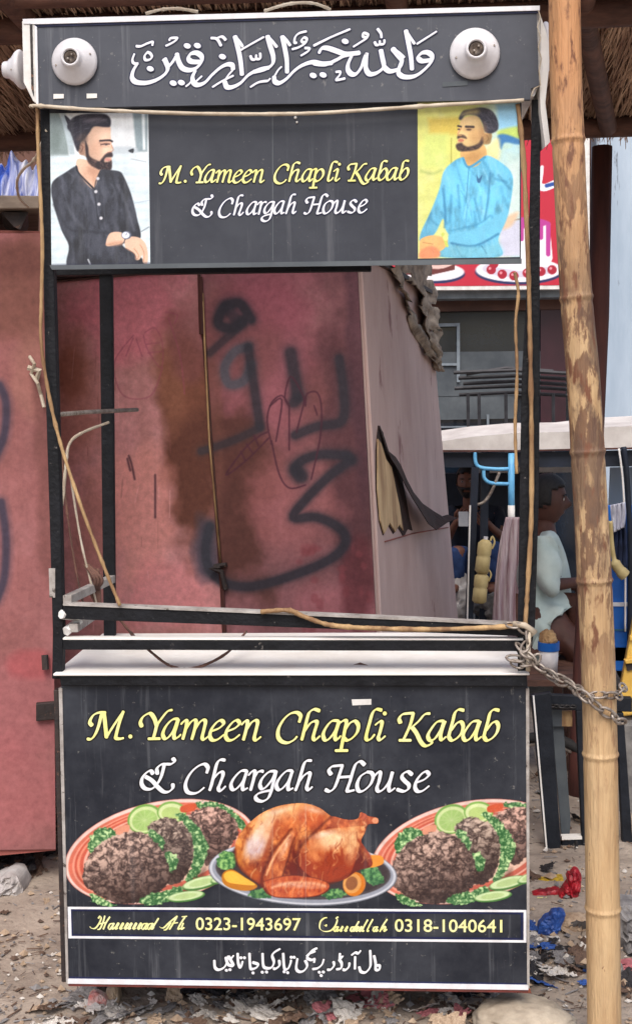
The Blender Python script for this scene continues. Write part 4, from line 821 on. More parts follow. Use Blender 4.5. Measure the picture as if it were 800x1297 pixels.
    P.ell(395, 312, 353, 126, (90, 94, 104), 3); P.ell(395, 310, 350, 122, (206, 208, 216), 3); P.ell(395, 310, 340, 115, (150, 154, 166), 3); P.ell(396, 306, 328, 106, (70, 62, 64), 3); P.ell(396, 304, 318, 98, (58, 46, 48), 3)
    def fuzz(pts, lo, hi, sd): mk = P.pmask(pts, .8, True, 4, sd); paint(mk, lo, hi, (leafn-.3)*2.2)
    fuzz([(70, 270), (100, 232), (140, 245), (140, 290), (90, 300)], (40, 96, 48), (160, 206, 120), 101); fuzz([(610, 300), (670, 290), (700, 340), (670, 362), (630, 340)], (34, 84, 50), (120, 176, 104), 102)
    fuzz([(460, 390), (520, 372), (560, 395), (500, 412)], (34, 84, 50), (140, 190, 110), 103); fuzz([(190, 390), (250, 370), (280, 400), (220, 410)], (34, 84, 50), (110, 160, 90), 104)
    P.poly([(95, 315), (130, 300), (180, 330), (225, 362), (190, 380), (130, 372), (96, 350)], (196, 120, 26)); P.poly([(100, 318), (132, 306), (180, 332), (218, 358), (160, 356), (112, 346)], (246, 188, 66))
    P.ell(588, 355, 42, 46, (214, 120, 24), 20); P.ell(580, 352, 34, 38, (226, 158, 84), 20); P.ell(578, 352, 22, 26, (150, 90, 50), 20); P.poly([(635, 250), (690, 250), (694, 280), (640, 292)], (240, 150, 50))
    body = [(140, 225), (160, 165), (225, 98), (300, 62), (390, 50), (455, 66), (505, 100), (560, 112), (600, 108), (612, 84), (640, 98), (675, 106), (676, 128), (642, 132), (630, 160), (615, 200), (648, 250), (652, 288), (600, 305), (555, 335), (495, 352), (490, 380), (440, 402), (330, 408), (268, 396), (238, 362), (195, 330), (155, 290)]
    mk = P.pmask(body, .8); lx, ly = (X-250)/.3375, (Y-1000)/.3375
    n1 = vnoise(X, Y, .06, 75, 4); n2 = vnoise(X, Y*.6, .22, 76, 3)
    rid = np.abs(vnoise(X+wx*.6, Y*.8+wy*.6, .13, 177, 3)-.5)*2; t = np.clip(.5-(ly-190)/330+(n1-.5)*1.3-(lx-320)/1200+(rid-.35)*.75, 0, 1); paint(mk, (104, 24, 10), (246, 158, 84), t)
    def soft(cx, cy, rx, ry, rot, col, op): mm = P.emask(cx, cy, rx, ry, rot, 9)*mk*op*(.6+.8*n2); P.put(np.clip(mm, 0, 1), col)
    soft(330, 90, 110, 26, -14, (252, 204, 150), .6); soft(240, 180, 40, 90, 28, (250, 206, 168), .7); soft(215, 215, 34, 40, 30, (216, 196, 206), .7); soft(400, 70, 70, 18, 8, (246, 170, 100), .6)
    soft(160, 250, 22, 60, 0, (236, 150, 60), .6); soft(210, 320, 40, 30, 30, (196, 92, 30), .7); soft(430, 110, 60, 40, 20, (204, 84, 40), .6); soft(330, 150, 50, 60, 20, (210, 96, 44), .5)
    P.line([(300, 120), (280, 170), (250, 260), (236, 350)], 16, (150, 50, 20), soft=3, op=.45)
    for m_, lo, hi in (([(388, 215), (420, 180), (480, 150), (540, 142), (625, 140), (610, 200), (570, 320), (500, 348), (430, 330), (380, 280)], (156, 54, 22), (250, 176, 108)), ([(500, 100), (560, 112), (605, 108), (612, 84), (642, 100), (676, 108), (674, 128), (640, 130), (560, 142), (490, 140)], (120, 36, 20), (222, 120, 70))):
        k2 = P.pmask(m_, 1); paint(k2, lo, hi, np.clip(.66-(ly-150)/260+(n1-.5)*1.0+(rid-.35)*.8, 0, 1))
    soft(500, 190, 60, 30, -14, (255, 216, 168), .8); soft(580, 200, 22, 60, 8, (244, 196, 140), .8); soft(440, 230, 40, 40, 0, (230, 140, 80), .5)
    for i in range(7): P.line([(540+i*12, 150+i*4), (548+i*10, 240-i*6)], 3, (210, 140, 84), op=.5)
    P.line([(384, 210), (372, 270), (384, 320)], 14, (92, 24, 14), soft=3, op=.6); P.line([(420, 335), (500, 350), (570, 318)], 10, (110, 34, 16), soft=3, op=.6)
    w1 = [(246, 335), (262, 290), (290, 230), (350, 152), (364, 180), (345, 240), (325, 300), (310, 340), (270, 350)]
    k2 = P.pmask(w1, 1); paint(k2, (140, 46, 18), (236, 140, 78), np.clip(n2*1.3-.1, 0, 1)); P.line([(258, 320), (290, 250), (345, 170)], 9, (252, 192, 140), soft=2, op=.7); P.line([(364, 180), (345, 240), (318, 330)], 7, (90, 26, 14), soft=2, op=.7)
    w2 = [(250, 345), (300, 330), (360, 322), (440, 332), (490, 352), (488, 376), (440, 400), (330, 406), (272, 394)]
    k2 = P.pmask(w2, 1); paint(k2, (150, 40, 18), (240, 130, 70), np.clip(n2*1.2-.05, 0, 1)); P.line([(280, 368), (350, 350), (440, 352), (478, 362)], 10, (250, 186, 140), soft=3, op=.7)
    for i in range(9): P.line([(320+i*18, 350), (312+i*18, 380)], 3.5, (140, 44, 24), op=.55)
    P.line(w2+[w2[0]], 4, (86, 24, 14), op=.5); P.ell(622, 100, 14, 12, (190, 90, 60)); P.ell(666, 116, 12, 11, (226, 150, 110)); P.line([(605, 190), (640, 240), (648, 280)], 12, (170, 60, 24), soft=3, op=.7)
    P.o = (0, 0, 1)
    P.o = (250, 1000, .3375)
    P.streaks(P.pmask(body, 1), 90, 105, (120, 34, 14), (252, 206, 150), 178, 4, 16, (.7, 1.8), .5)
    for pts_ in ([(505, 100), (470, 130), (400, 200), (388, 215)], [(238, 362), (250, 300), (290, 225), (352, 150)], [(140, 225), (150, 280), (195, 330), (238, 362)]): P.line(pts_, 9, (84, 22, 12), soft=3, op=.6)
    for x_, y_, rx_, ry_, ro_ in ((225, 175, 16, 40, 28), (300, 82, 50, 9, -16), (470, 168, 40, 10, -14), (330, 215, 8, 40, 28), (380, 360, 60, 7, 3), (440, 78, 30, 8, 14), (185, 230, 10, 26, 20)): P.put(P.emask(x_, y_, rx_, ry_, ro_, 5)*(.35+.5*rid)*P.pmask(body, 1), (255, 238, 220))
    P.o = (0, 0, 1); P.finish(5, 9, .05)
    for x in (345, 387): P.line([(x, 1010), (x, 1150)], .8, (214, 206, 200), op=.35)
    return P
P = dish_picture(); P.build('dish_picture', place_front(-.0008), M['print'], fp, k=.86)

# ---- printed portraits
def portrait_dark():
    P = Painter([(63.5, 143.5), (188, 143), (190.5, 335), (65.5, 337)], 260, 400, (206, 220, 226))
    P.o = (50, 130, .1875); n = vnoise(P.X, P.Y, .05, 111, 4)
    P.poly([(60, 60), (740, 60), (740, 350), (60, 360)], (226, 230, 232), soft=3, sm=False); P.poly([(50, 60), (130, 60), (190, 200), (200, 360), (70, 365)], (136, 150, 150), soft=3, sm=False); P.poly([(140, 60), (175, 60), (230, 240), (240, 350), (205, 350)], (178, 192, 198), soft=2, sm=False)
    P.ell(110, 250, 34, 80, (110, 124, 122), soft=6, op=.8); P.poly([(630, 60), (735, 60), (730, 330), (655, 335)], (136, 152, 158), soft=3, sm=False); P.poly([(690, 60), (712, 60), (716, 320), (700, 320)], (216, 226, 230), soft=2, sm=False)
    P.poly([(500, 300), (640, 300), (650, 340), (500, 350)], (190, 200, 206), soft=4); P.poly([(600, 325), (636, 310), (632, 340)], (40, 44, 52))
    P.poly([(60, 360), (760, 350), (770, 1120), (60, 1120)], (208, 222, 228), soft=6, sm=False)
    for i in range(22): y = 380+i*32; P.line([(60, y+random.gauss(0, 8)), (400, y-10), (760, y+random.gauss(0, 14))], 6, (184, 204, 214) if i % 2 else (232, 240, 244), soft=4, op=.5)
    P.line([(620, 380), (720, 400)], 8, (150, 150, 156), op=.6); P.line([(640, 680), (740, 660)], 5, (160, 176, 190), op=.7); P.line([(690, 870), (740, 840)], 8, (110, 120, 130), op=.7)
    P.c *= (.93+.14*n)[..., None]
    skin, sk2 = (226, 186, 160), (190, 142, 116)
    P.poly([(262, 380), (262, 480), (330, 580), (372, 580), (410, 460), (400, 420)], skin); P.poly([(330, 440), (412, 450), (372, 560), (350, 500)], sk2, soft=6, op=.7)
    P.poly([(262, 280), (300, 200), (360, 160), (470, 150), (482, 220), (486, 262), (496, 305), (488, 330), (486, 440), (440, 455), (360, 420), (320, 370), (270, 340)], skin)
    P.poly([(262, 280), (300, 270), (312, 300), (300, 350), (270, 345)], (216, 168, 142)); P.line([(280, 285), (296, 300), (284, 330)], 7, (160, 108, 90))
    P.poly([(310, 260), (330, 300), (340, 360), (400, 395), (420, 380), (450, 345), (488, 335), (494, 365), (450, 372), (440, 400), (470, 400), (488, 392), (486, 450), (440, 462), (350, 425), (318, 370)], (54, 42, 46), soft=2)
    P.ell(462, 385, 20, 10, (206, 140, 130)); P.line([(410, 258), (470, 254), (492, 262)], 13, (40, 34, 38)); P.line([(416, 284), (446, 278), (474, 280)], 9, (60, 44, 44), op=.9); P.ell(452, 283, 10, 6, (30, 26, 30)); P.line([(405, 270), (440, 290), (480, 280)], 4, (120, 90, 84), op=.7); P.line([(488, 290), (500, 320), (486, 330)], 6, (176, 124, 100), op=.8)
    P.poly([(200, 130), (250, 90), (340, 76), (440, 78), (480, 110), (478, 160), (440, 165), (370, 162), (340, 200), (310, 240), (280, 270), (262, 330), (240, 290), (215, 210), (190, 170)], (40, 38, 50), soft=2); P.poly([(300, 110), (380, 96), (440, 110), (420, 140), (340, 140)], (104, 96, 104), soft=8, op=.6); P.poly([(170, 85), (215, 125), (200, 160)], (50, 48, 58)); P.poly([(250, 240), (310, 200), (320, 260), (280, 270)], (86, 70, 68), soft=5, op=.7)
    fm = P.pmask([(262, 280), (300, 200), (360, 160), (470, 150), (482, 220), (486, 262), (496, 305), (488, 330), (486, 440), (440, 455), (360, 420), (320, 370), (270, 340)], 2)
    P.shade(fm, 400, 300, 120, 170, .5, -.25, .34); P.put(P.emask(380, 310, 36, 46, 20, 8)*.35, (202, 150, 124)); P.put(P.emask(440, 215, 34, 26, 0, 8)*.4, (244, 214, 192)); P.put(P.emask(450, 312, 14, 24, 10, 4)*.45, (240, 206, 184)); P.line([(412, 292), (440, 300), (470, 296)], 5, (168, 118, 96), soft=2, op=.5); P.put(P.emask(445, 270, 30, 8, 0, 3)*.5, (150, 100, 84)); P.line([(462, 338), (480, 336)], 6, (120, 70, 60), soft=1.5, op=.6)
    P.streaks(P.pmask([(200, 130), (250, 90), (340, 76), (440, 78), (480, 110), (478, 160), (370, 162), (310, 240), (262, 330), (230, 260), (200, 180)], 1), 60, -20, (24, 22, 30), (104, 98, 110), 201, 5, 14, (.3, .9), .6)
    P.streaks(P.pmask([(318, 300), (345, 370), (420, 390), (440, 400), (486, 392), (486, 450), (440, 462), (350, 425)], 1), 60, 80, (28, 20, 24), (120, 92, 84), 202, 2, 5, (.3, .7), .7)
    shirt = [(250, 430), (180, 470), (100, 525), (80, 590), (100, 700), (150, 860), (200, 970), (195, 1110), (400, 1112), (600, 1108), (700, 1105), (690, 1050), (560, 960), (680, 920), (660, 780), (620, 620), (570, 500), (540, 465), (470, 455), (412, 460), (375, 575), (330, 560), (270, 480)]
    mk = P.pmask(shirt, 1.5); fold = vnoise(P.X, P.Y*.5, .09, 112, 4); P.put(mk, (64, 67, 78)); P.c = P.c*(1-mk[..., None]*.45*np.clip((.6-fold)*2.2, 0, 1)[..., None]); P.put(mk*np.clip((fold-.56)*3, 0, 1)*.5, (104, 108, 120))
    P.streaks(mk, 46, 78, (34, 36, 44), (104, 108, 122), 203, 14, 44, (1.2, 3.4), .42); P.shade(mk, 400, 760, 320, 380, -.1, -.2, .25)
    P.line([(250, 430), (270, 480), (365, 578)], 12, (30, 32, 42)); P.put(P.emask(330, 470, 30, 60, 20, 10)*.35, (178, 128, 104)); P.line([(300, 130), (380, 108), (450, 120)], 8, (120, 112, 122), soft=4, op=.5); P.line([(412, 460), (376, 560), (385, 700), (405, 850)], 7, (36, 38, 46), op=.8); P.line([(430, 500), (445, 860)], 4, (84, 86, 96), op=.6)
    P.line([(540, 560), (590, 700), (640, 860)], 10, (112, 116, 128), soft=4, op=.6); P.line([(560, 540), (540, 700), (545, 860)], 8, (36, 38, 46), soft=4, op=.8); P.line([(100, 690), (200, 850), (320, 870), (470, 880)], 9, (38, 40, 48), soft=5, op=.8); P.line([(180, 680), (260, 830)], 10, (92, 96, 106), soft=5, op=.5)
    for x, y in ((396, 513), (382, 601), (403, 686), (417, 780)): P.ell(x, y, 11, 11, (206, 206, 212), soft=1)
    P.poly([(478, 882), (560, 880), (570, 940), (500, 965), (450, 962)], skin); P.poly([(450, 955), (550, 935), (560, 960), (480, 968)], sk2, soft=3, op=.7)
    P.poly([(580, 930), (620, 905), (680, 915), (720, 960), (735, 1040), (725, 1090), (700, 1080), (696, 1030), (676, 1060), (650, 1060), (640, 1020), (585, 985)], skin); P.line([(640, 985), (670, 1030), (662, 1058)], 6, sk2); P.line([(680, 960), (706, 1010), (706, 1070)], 6, sk2); P.line([(585, 985), (640, 1020), (655, 1060)], 5, (110, 80, 72))
    P.ell(588, 895, 34, 28, (90, 96, 112)); P.ell(584, 895, 26, 22, (224, 228, 240)); P.line([(584, 895), (590, 885)], 3, (60, 60, 80)); P.line([(330, 1060), (350, 1105)], 10, (180, 184, 190)); P.poly([(60, 1095), (760, 1080), (760, 1120), (60, 1120)], (40, 42, 60), soft=3, op=.6)
    P.o = (0, 0, 1); P.finish(6, 21, .05); return P
def portrait_blue():
    P = Painter([(528.5, 127.5), (657.5, 125), (657.5, 325.5), (529, 327.5)], 270, 410, (214, 214, 118))
    P.o = (520, 120, .2125); n = vnoise(P.X, P.Y, .04, 121, 4)
    P.put(np.clip((P.X-588)/60+(n-.5), 0, 1), (176, 214, 222)); P.put(np.clip((P.Y-190)/80-(P.X-560)/60, 0, 1)*.6, (208, 214, 132)); P.put(np.clip((n-.5)*3, 0, 1)*.35, (232, 232, 190))
    P.poly([(100, 140), (300, 130), (290, 240), (110, 230)], (214, 180, 70), soft=6, sm=False, op=.7); P.line([(240, 260), (240, 420)], 8, (150, 146, 60), op=.6); P.poly([(80, 240), (220, 230), (220, 440), (60, 430)], (196, 214, 120), soft=8, sm=False, op=.6); P.line([(60, 455), (130, 470), (180, 450)], 14, (150, 170, 90), soft=4, op=.6)
    P.poly([(510, 60), (650, 50), (650, 230), (520, 210)], (150, 206, 236), soft=6, sm=False); P.poly([(520, 215), (650, 190), (650, 260), (540, 250)], (190, 214, 110), soft=4); P.poly([(515, 250), (560, 235), (650, 270), (640, 296), (560, 285), (535, 325)], (58, 120, 176), soft=3); P.poly([(440, 330), (520, 260), (520, 380), (460, 380)], (236, 220, 160), soft=6)
    P.poly([(560, 420), (655, 380), (655, 740), (560, 760)], (206, 226, 222), soft=8, sm=False); P.poly([(530, 760), (655, 745), (655, 960), (520, 970)], (202, 204, 222), soft=5, sm=False); P.line([(560, 755), (655, 740)], 8, (140, 120, 110), op=.8); P.poly([(560, 735), (640, 700), (600, 780), (540, 800)], (220, 190, 160), soft=5)
    skin, sk2 = (226, 190, 130), (186, 138, 84)
    P.poly([(305, 330), (420, 290), (450, 360), (400, 420), (340, 440), (300, 380)], (214, 170, 106)); P.poly([(290, 180), (310, 140), (400, 130), (440, 230), (480, 230), (470, 290), (420, 300), (380, 330), (300, 334), (270, 318), (280, 262), (276, 230)], skin)
    P.poly([(435, 235), (470, 225), (482, 250), (455, 290), (428, 285)], (220, 176, 116)); P.line([(450, 240), (462, 262), (446, 282)], 6, sk2)
    P.poly([(268, 300), (300, 286), (315, 300), (345, 310), (400, 290), (424, 250), (430, 286), (400, 322), (340, 336), (285, 334)], (66, 50, 48), soft=2.5); P.poly([(282, 240), (318, 240), (332, 262), (300, 256), (276, 262)], (70, 52, 44), soft=2); P.ell(298, 272, 18, 9, (196, 118, 90)); P.line([(328, 190), (372, 192)], 14, (52, 42, 40)); P.line([(280, 186), (298, 190)], 11, (52, 42, 40)); P.ell(345, 208, 15, 6, (70, 56, 50)); P.ell(286, 206, 9, 5, (70, 56, 50)); P.line([(300, 200), (278, 238), (300, 244)], 7, (190, 140, 90), op=.8)
    P.poly([(285, 140), (310, 98), (360, 85), (420, 76), (480, 95), (515, 150), (518, 205), (480, 230), (440, 220), (425, 170), (395, 128), (330, 122), (300, 150)], (52, 50, 62), soft=2); P.poly([(300, 120), (340, 92), (400, 86), (400, 112), (330, 122)], (170, 150, 96), soft=6, op=.8)
    fm = P.pmask([(290, 180), (310, 140), (400, 130), (440, 230), (480, 230), (470, 290), (420, 300), (380, 330), (300, 334), (270, 318), (280, 262), (276, 230)], 2)
    P.shade(fm, 360, 230, 110, 110, -.45, -.15, .34); P.put(P.emask(390, 250, 40, 40, 0, 8)*.45, (190, 138, 88)); P.put(P.emask(345, 160, 40, 18, 0, 6)*.4, (246, 216, 164)); P.put(P.emask(325, 238, 14, 12, 0, 4)*.4, (240, 204, 150)); P.put(P.emask(345, 205, 24, 11, 0, 4)*.45, (140, 96, 66)); P.put(P.emask(430, 215, 20, 40, 0, 6)*.5, (170, 120, 78)); P.put(P.emask(370, 375, 60, 34, -10, 8)*.5, (170, 122, 74))
    P.streaks(P.pmask([(395, 100), (420, 76), (480, 95), (515, 150), (518, 205), (480, 230), (440, 220), (425, 170)], 1), 50, 60, (28, 26, 36), (104, 100, 112), 211, 4, 12, (.3, .9), .6)
    P.streaks(P.pmask([(268, 300), (300, 310), (345, 314), (400, 295), (424, 255), (430, 286), (400, 322), (340, 336), (285, 334)], 1), 50, 85, (36, 26, 26), (140, 104, 80), 212, 2, 5, (.3, .7), .7)
    shirt = [(310, 375), (250, 400), (195, 460), (170, 560), (120, 690), (60, 820), (60, 880), (140, 830), (190, 740), (205, 800), (230, 850), (200, 900), (170, 965), (525, 965), (520, 860), (575, 720), (605, 560), (600, 470), (545, 410), (450, 362), (400, 420), (340, 430)]
    mk = P.pmask(shirt, 1.5); fold = vnoise(P.X, P.Y*.45, .1, 122, 4); P.put(mk, (112, 202, 240)); P.c = P.c*(1-mk[..., None]*.32*np.clip((.5-fold)*2.2, 0, 1)[..., None]); P.put(mk*np.clip((fold-.54)*3, 0, 1)*.5, (142, 212, 236))
    P.streaks(mk, 46, 80, (52, 128, 172), (160, 222, 244), 213, 14, 44, (1.2, 3.4), .4); P.shade(mk, 380, 660, 260, 320, .15, -.2, .2)
    P.line([(310, 378), (345, 432), (440, 372)], 14, (70, 150, 190)); P.line([(345, 432), (330, 620)], 5, (56, 130, 172), op=.8); P.line([(470, 470), (460, 620), (440, 740)], 8, (46, 116, 160), soft=3, op=.8); P.line([(190, 560), (205, 700), (200, 790)], 8, (46, 116, 160), soft=3, op=.8)
    for a, b_ in (((280, 540), (290, 670)), ((380, 620), (410, 750)), ((240, 600), (230, 760)), ((520, 480), (590, 560)), ((500, 500), (570, 520))): P.line([a, b_], 8, (52, 126, 168), soft=4, op=.7)
    P.poly([(235, 830), (400, 790), (540, 700), (580, 700), (520, 830), (380, 900), (240, 880)], (110, 190, 222), soft=3); P.line([(240, 885), (380, 900), (520, 830)], 9, (40, 106, 150), soft=3, op=.9); P.line([(240, 810), (400, 770), (470, 720)], 7, (60, 136, 176), soft=3, op=.7); P.line([(420, 900), (450, 945)], 7, (36, 96, 138), op=.8); P.poly([(180, 900), (420, 905), (520, 880), (520, 965), (170, 965)], (130, 200, 216), soft=6, op=.5)
    P.poly([(390, 475), (404, 500), (424, 478), (412, 522), (396, 520)], (40, 84, 130), op=.8)
    P.poly([(60, 860), (120, 838), (190, 850), (220, 880), (180, 930), (100, 940), (60, 970), (52, 900)], (226, 176, 110)); P.poly([(60, 930), (120, 900), (170, 930), (160, 970), (55, 975)], (222, 140, 96), soft=3); P.line([(70, 880), (130, 890)], 6, sk2); P.line([(190, 830), (215, 900)], 18, (196, 206, 96)); P.ell(205, 852, 16, 18, (226, 226, 140))
    P.put(np.clip((150-P.Y)/20, 0, 1)*.15, (244, 240, 220)); P.o = (0, 0, 1); P.finish(6, 22, .05); return P
pd = portrait_dark().build('printed_portrait', place_front(-.0068), M['print'], npn, k=1.02); pd['label'] = 'portrait of bearded man in black shirt'
pb = portrait_blue().build('printed_portrait', place_front(-.0068), M['print'], npn, k=1.02); pb['label'] = 'portrait of man in light blue shirt'
# ================================================================== THINGS AROUND THE CART
def pxr(wpx, Y): return wpx/1500*(Y-CAM[1])
# ---- bamboo pole in front
M['bamboo'] = mat('bamboo_skin', C(216, 184, 140), C(184, 148, 106), 7, 0.6, 0.5, 60, stretch=(3, 3, .4))
def bamboo_nodes(m):
    n = m.node_tree.nodes; L = m.node_tree.links; b = n['Principled BSDF']; src = b.inputs['Base Color'].links[0].from_socket
    tc = n['Texture Coordinate']; sep = n.new('ShaderNodeSeparateXYZ'); L.new(tc.outputs['Object'], sep.inputs[0])
    def mk(scale, st, lo, hi, d=6):
        mp = n.new('ShaderNodeMapping'); mp.inputs['Scale'].default_value = st; L.new(tc.outputs['Object'], mp.inputs[0])
        z = n.new('ShaderNodeTexNoise'); z.inputs['Scale'].default_value = scale; z.inputs['Detail'].default_value = d; z.inputs['Roughness'].default_value = .6; L.new(mp.outputs[0], z.inputs['Vector'])
        r_ = n.new('ShaderNodeMapRange'); r_.inputs[1].default_value = lo; r_.inputs[2].default_value = hi; L.new(z.outputs['Fac'], r_.inputs[0]); return r_.outputs[0]
    def ramp(z0, z1, z2, z3):   # where along the culm the blotches sit
        a = n.new('ShaderNodeMapRange'); a.inputs[1].default_value = z0; a.inputs[2].default_value = z1; L.new(sep.outputs['Z'], a.inputs[0])
        c = n.new('ShaderNodeMapRange'); c.inputs[1].default_value = z2; c.inputs[2].default_value = z3; c.inputs[3].default_value = 1; c.inputs[4].default_value = 0; L.new(sep.outputs['Z'], c.inputs[0])
        m_ = n.new('ShaderNodeMath'); m_.operation = 'MULTIPLY'; L.new(a.outputs[0], m_.inputs[0]); L.new(c.outputs[0], m_.inputs[1]); return m_.outputs[0]
    def mul(a, c):
        m_ = n.new('ShaderNodeMath'); m_.operation = 'MULTIPLY'; L.new(a, m_.inputs[0])
        if isinstance(c, float): m_.inputs[1].default_value = c
        else: L.new(c, m_.inputs[1])
        return m_.outputs[0]
    def mix(f, a, col):
        x = n.new('ShaderNodeMix'); x.data_type = 'RGBA'; L.new(f, x.inputs[0]); L.new(a, x.inputs[6]); x.inputs[7].default_value = col; return x.outputs[2]
    out = mix(mul(ramp(1.75, 2.3, 9, 10), .6), src, C(202, 130, 78))
    out = mix(mul(mul(mk(34, (1, 1, .3), .495, .535), ramp(.85, 1.2, 1.95, 2.35)), .88), out, C(112, 78, 58))
    out = mix(mul(mul(mk(12, (1, 1, .4), .5, .57), ramp(1.1, 1.35, 1.8, 2.05)), .8), out, C(96, 72, 60))
    out = mix(mul(mk(45, (1, 1, .3), .54, .64), ramp(.6, 1.0, 3, 4)), out, C(118, 74, 52))
    out = mix(mul(mk(14, (2, 2, .12), .56, .7), .5), out, C(176, 136, 96)); out = mix(mk(40, (1, 1, .6), .68, .72), out, C(120, 84, 60))
    out = mix(mul(mk(26, (6, 6, .06), .5, .72, 8), .45), out, C(120, 88, 64)); out = mix(mul(mk(3, (1, 1, 1), .45, .7), .3), out, C(150, 128, 104))
    L.new(out, b.inputs['Base Color'])
bamboo_nodes(M['bamboo'])
YP = -.12
cl_ = spline([(712, -120), (714, 0), (716, 100), (722, 250), (729, 375), (738, 480), (745, 600), (752, 735), (758, 880), (762, 1100), (764.5, 1297), (765.5, 1400)], 10)
wd_ = np.interp(cl_[:, 1], [-120, 180, 375, 480, 735, 950, 1150, 1400], [38, 39, 39, 41, 43, 43, 43, 44])
nodes = [-60, 178, 377, 572, 735, 955, 1150, 1330]
pts, rad = [], []
for (x, y), w_ in zip(cl_, wd_):
    pts.append((x, y)); rad.append(w_)
ys = np.array([p[1] for p in pts]); full = []
yy = np.arange(-120, 1400, 5.0); yy = np.unique(np.concatenate([yy]+[np.array([n_-6, n_-3, n_-1, n_+1, n_+3, n_+6]) for n_ in nodes]))
xx = np.interp(yy, ys, [p[0] for p in pts]); ww = np.interp(yy, ys, rad)
for n_ in nodes: ww = ww*(1+.07*np.exp(-((yy-n_)/2.6)**2)-.03*np.exp(-((yy-n_-7)/3.0)**2)+.015*np.exp(-((yy-n_)/25)**2))
P3 = [Vector(at(x, y, YP)) for x, y in zip(xx, yy)]
P3 = [p for p in P3]; low = P3[-1].copy(); low.z = -.15; P3 = [Vector((.648, YP, 2.97))]+P3; ww = np.concatenate([ww[:1], ww]); ww0 = ww
b = MB(); b.tube(P3[::-1] if False else P3+[low], list(ww*.5/1500*(YP-CAM[1]))+[.043], 28)
bp_ = b.build('bamboo_pole', M['bamboo'], smooth=True); tag(bp_, 'thick yellow bamboo pole with brown blotches standing in front of the cart', 'pole')
# ---- maroon post behind the pole
b = MB(); b.tube([ptv(762, 186, 2.1), ptv(758, 400, 2.08), ptv(748, 640, 2.05), ptv(738, 830, 2.0), ptv(732, 950, 1.97), ptv(729, 1036, 1.95)], [pxr(12.5, 2.05)]*2+[pxr(12, 2.05)]*4, 12)
pp = b.build('support_post', M['redwood'], smooth=True); tag(pp, 'slim maroon wooden post leaning behind the bamboo pole', 'post')
# ---- canes tied to the cart
def cane(pts, r, Y, label, cat='cane', m='bambooraw', name='cane_strip'):
    b = MB(); pp_ = crv([ptv(p[0]+random.gauss(0, .5), p[1], p[2] if len(p) > 2 else Y) for p in pts], 10); b.tube(pp_, [r*(1+random.gauss(0, .1)+(.28 if i % 23 == 11 else 0)) for i in range(len(pp_))], 8)
    return tag(b.build(name, M[m], smooth=True), label, cat)
cane([(40, 136), (48, 134), (120, 139), (250, 144), (380, 144), (470, 139), (560, 133), (662, 127)], .0046, -.036, 'pale cane tied across the sign between box and name panel', m='wire')
cane([(47, 138), (50, 200), (54, 300), (53, 380), (52, 430), (60, 490), (76, 560), (102, 640), (130, 712), (152, 767)], .0044, -.022, 'long bent cane running down the left post and across the opening')
cane([(655, 132), (662, 200), (668, 330), (671, 450), (673, 560), (672, 660), (669, 740), (665, 792)], .0056, -.012, 'yellow split cane tied along the right post')
cane([(652, 345), (656, 372), (653, 410), (655, 470), (652, 540), (654, 600)], .004, -.006, 'thin curling cane beside the right post', m='bambooraw')
cane([(330, 775), (365, 773), (385, 781), (420, 792), (480, 796), (560, 797), (655, 793)], .006, -.026, 'bent cane lying along the upper rail of the counter')
cane([(140, 768, .1), (165, 800, .1), (192, 826, .05), (215, 843, .05), (238, 847, .05), (262, 841, .05), (290, 825, .1), (312, 800, .2)], .0035, .05, 'thin dark wire looped over the cream counter', 'wire', 'darkwood', 'wire_loop')
cane([(78, 560, .2), (84, 640, .2), (96, 720, .2), (112, 790, .2)], .003, .2, 'thin brown string hanging left of the bent cane', 'string', 'darkwood', 'string')
cane([(90, 600, .24), (104, 690, .24), (124, 770, .24)], .003, .24, 'thin pale string hanging beside the rear post', 'string', 'wire', 'string')
cane([(138, 535, .4), (104, 548, .3), (88, 562, .25), (84, 590, .2), (80, 640, .2)], .004, .3, 'pale bent wire hooked to the rear post', 'wire', 'wire', 'bent_wire')
cane([(60, 165), (45, 200, 0.1), (30, 215, .3), (22, 230, .5), (26, 250, .7), (36, 262, .85)], .004, 0, 'cable running from the sign box to the left kiosk plank', 'cable', 'wire', 'cable')
cane([(185, 17, .2), (205, 12, .18), (226, 11, .18), (250, 15, .2)], .004, .1, 'looped wire on top of the sign box, left one', 'wire', 'wire', 'wire_loop')
cane([(335, 14, .2), (365, 5, .18), (395, 4, .18), (418, 12, .2)], .004, .1, 'looped wire on top of the sign box, middle one', 'wire', 'wire', 'wire_loop')
b = MB(); 
for i in range(3): b.tube(crv([ptv(112+random.uniform(-6, 6), 715, .25), ptv(122+random.uniform(-8, 8), 735, .22), ptv(108+random.uniform(-6, 10), 752, .25), ptv(126, 765, .24), ptv(116+4*i, 720, .25)], 5), .005, 6)
tag(b.build('wire_tangle', M['darkwood'], smooth=True), 'tangled brown wire hanging in the left corner above the rail', 'wire')
lf_ = MB(); lf_.prism([ptv(446, 842, .08), ptv(456, 839, .08), ptv(467, 843, .07), ptv(456, 847, .07)], [ptv(446, 844, .08), ptv(456, 842, .08), ptv(467, 845, .07), ptv(456, 849, .07)]); tag(lf_.build('dry_leaf', M['darkwood']), 'small dry leaf lying on the cream counter', 'leaf')
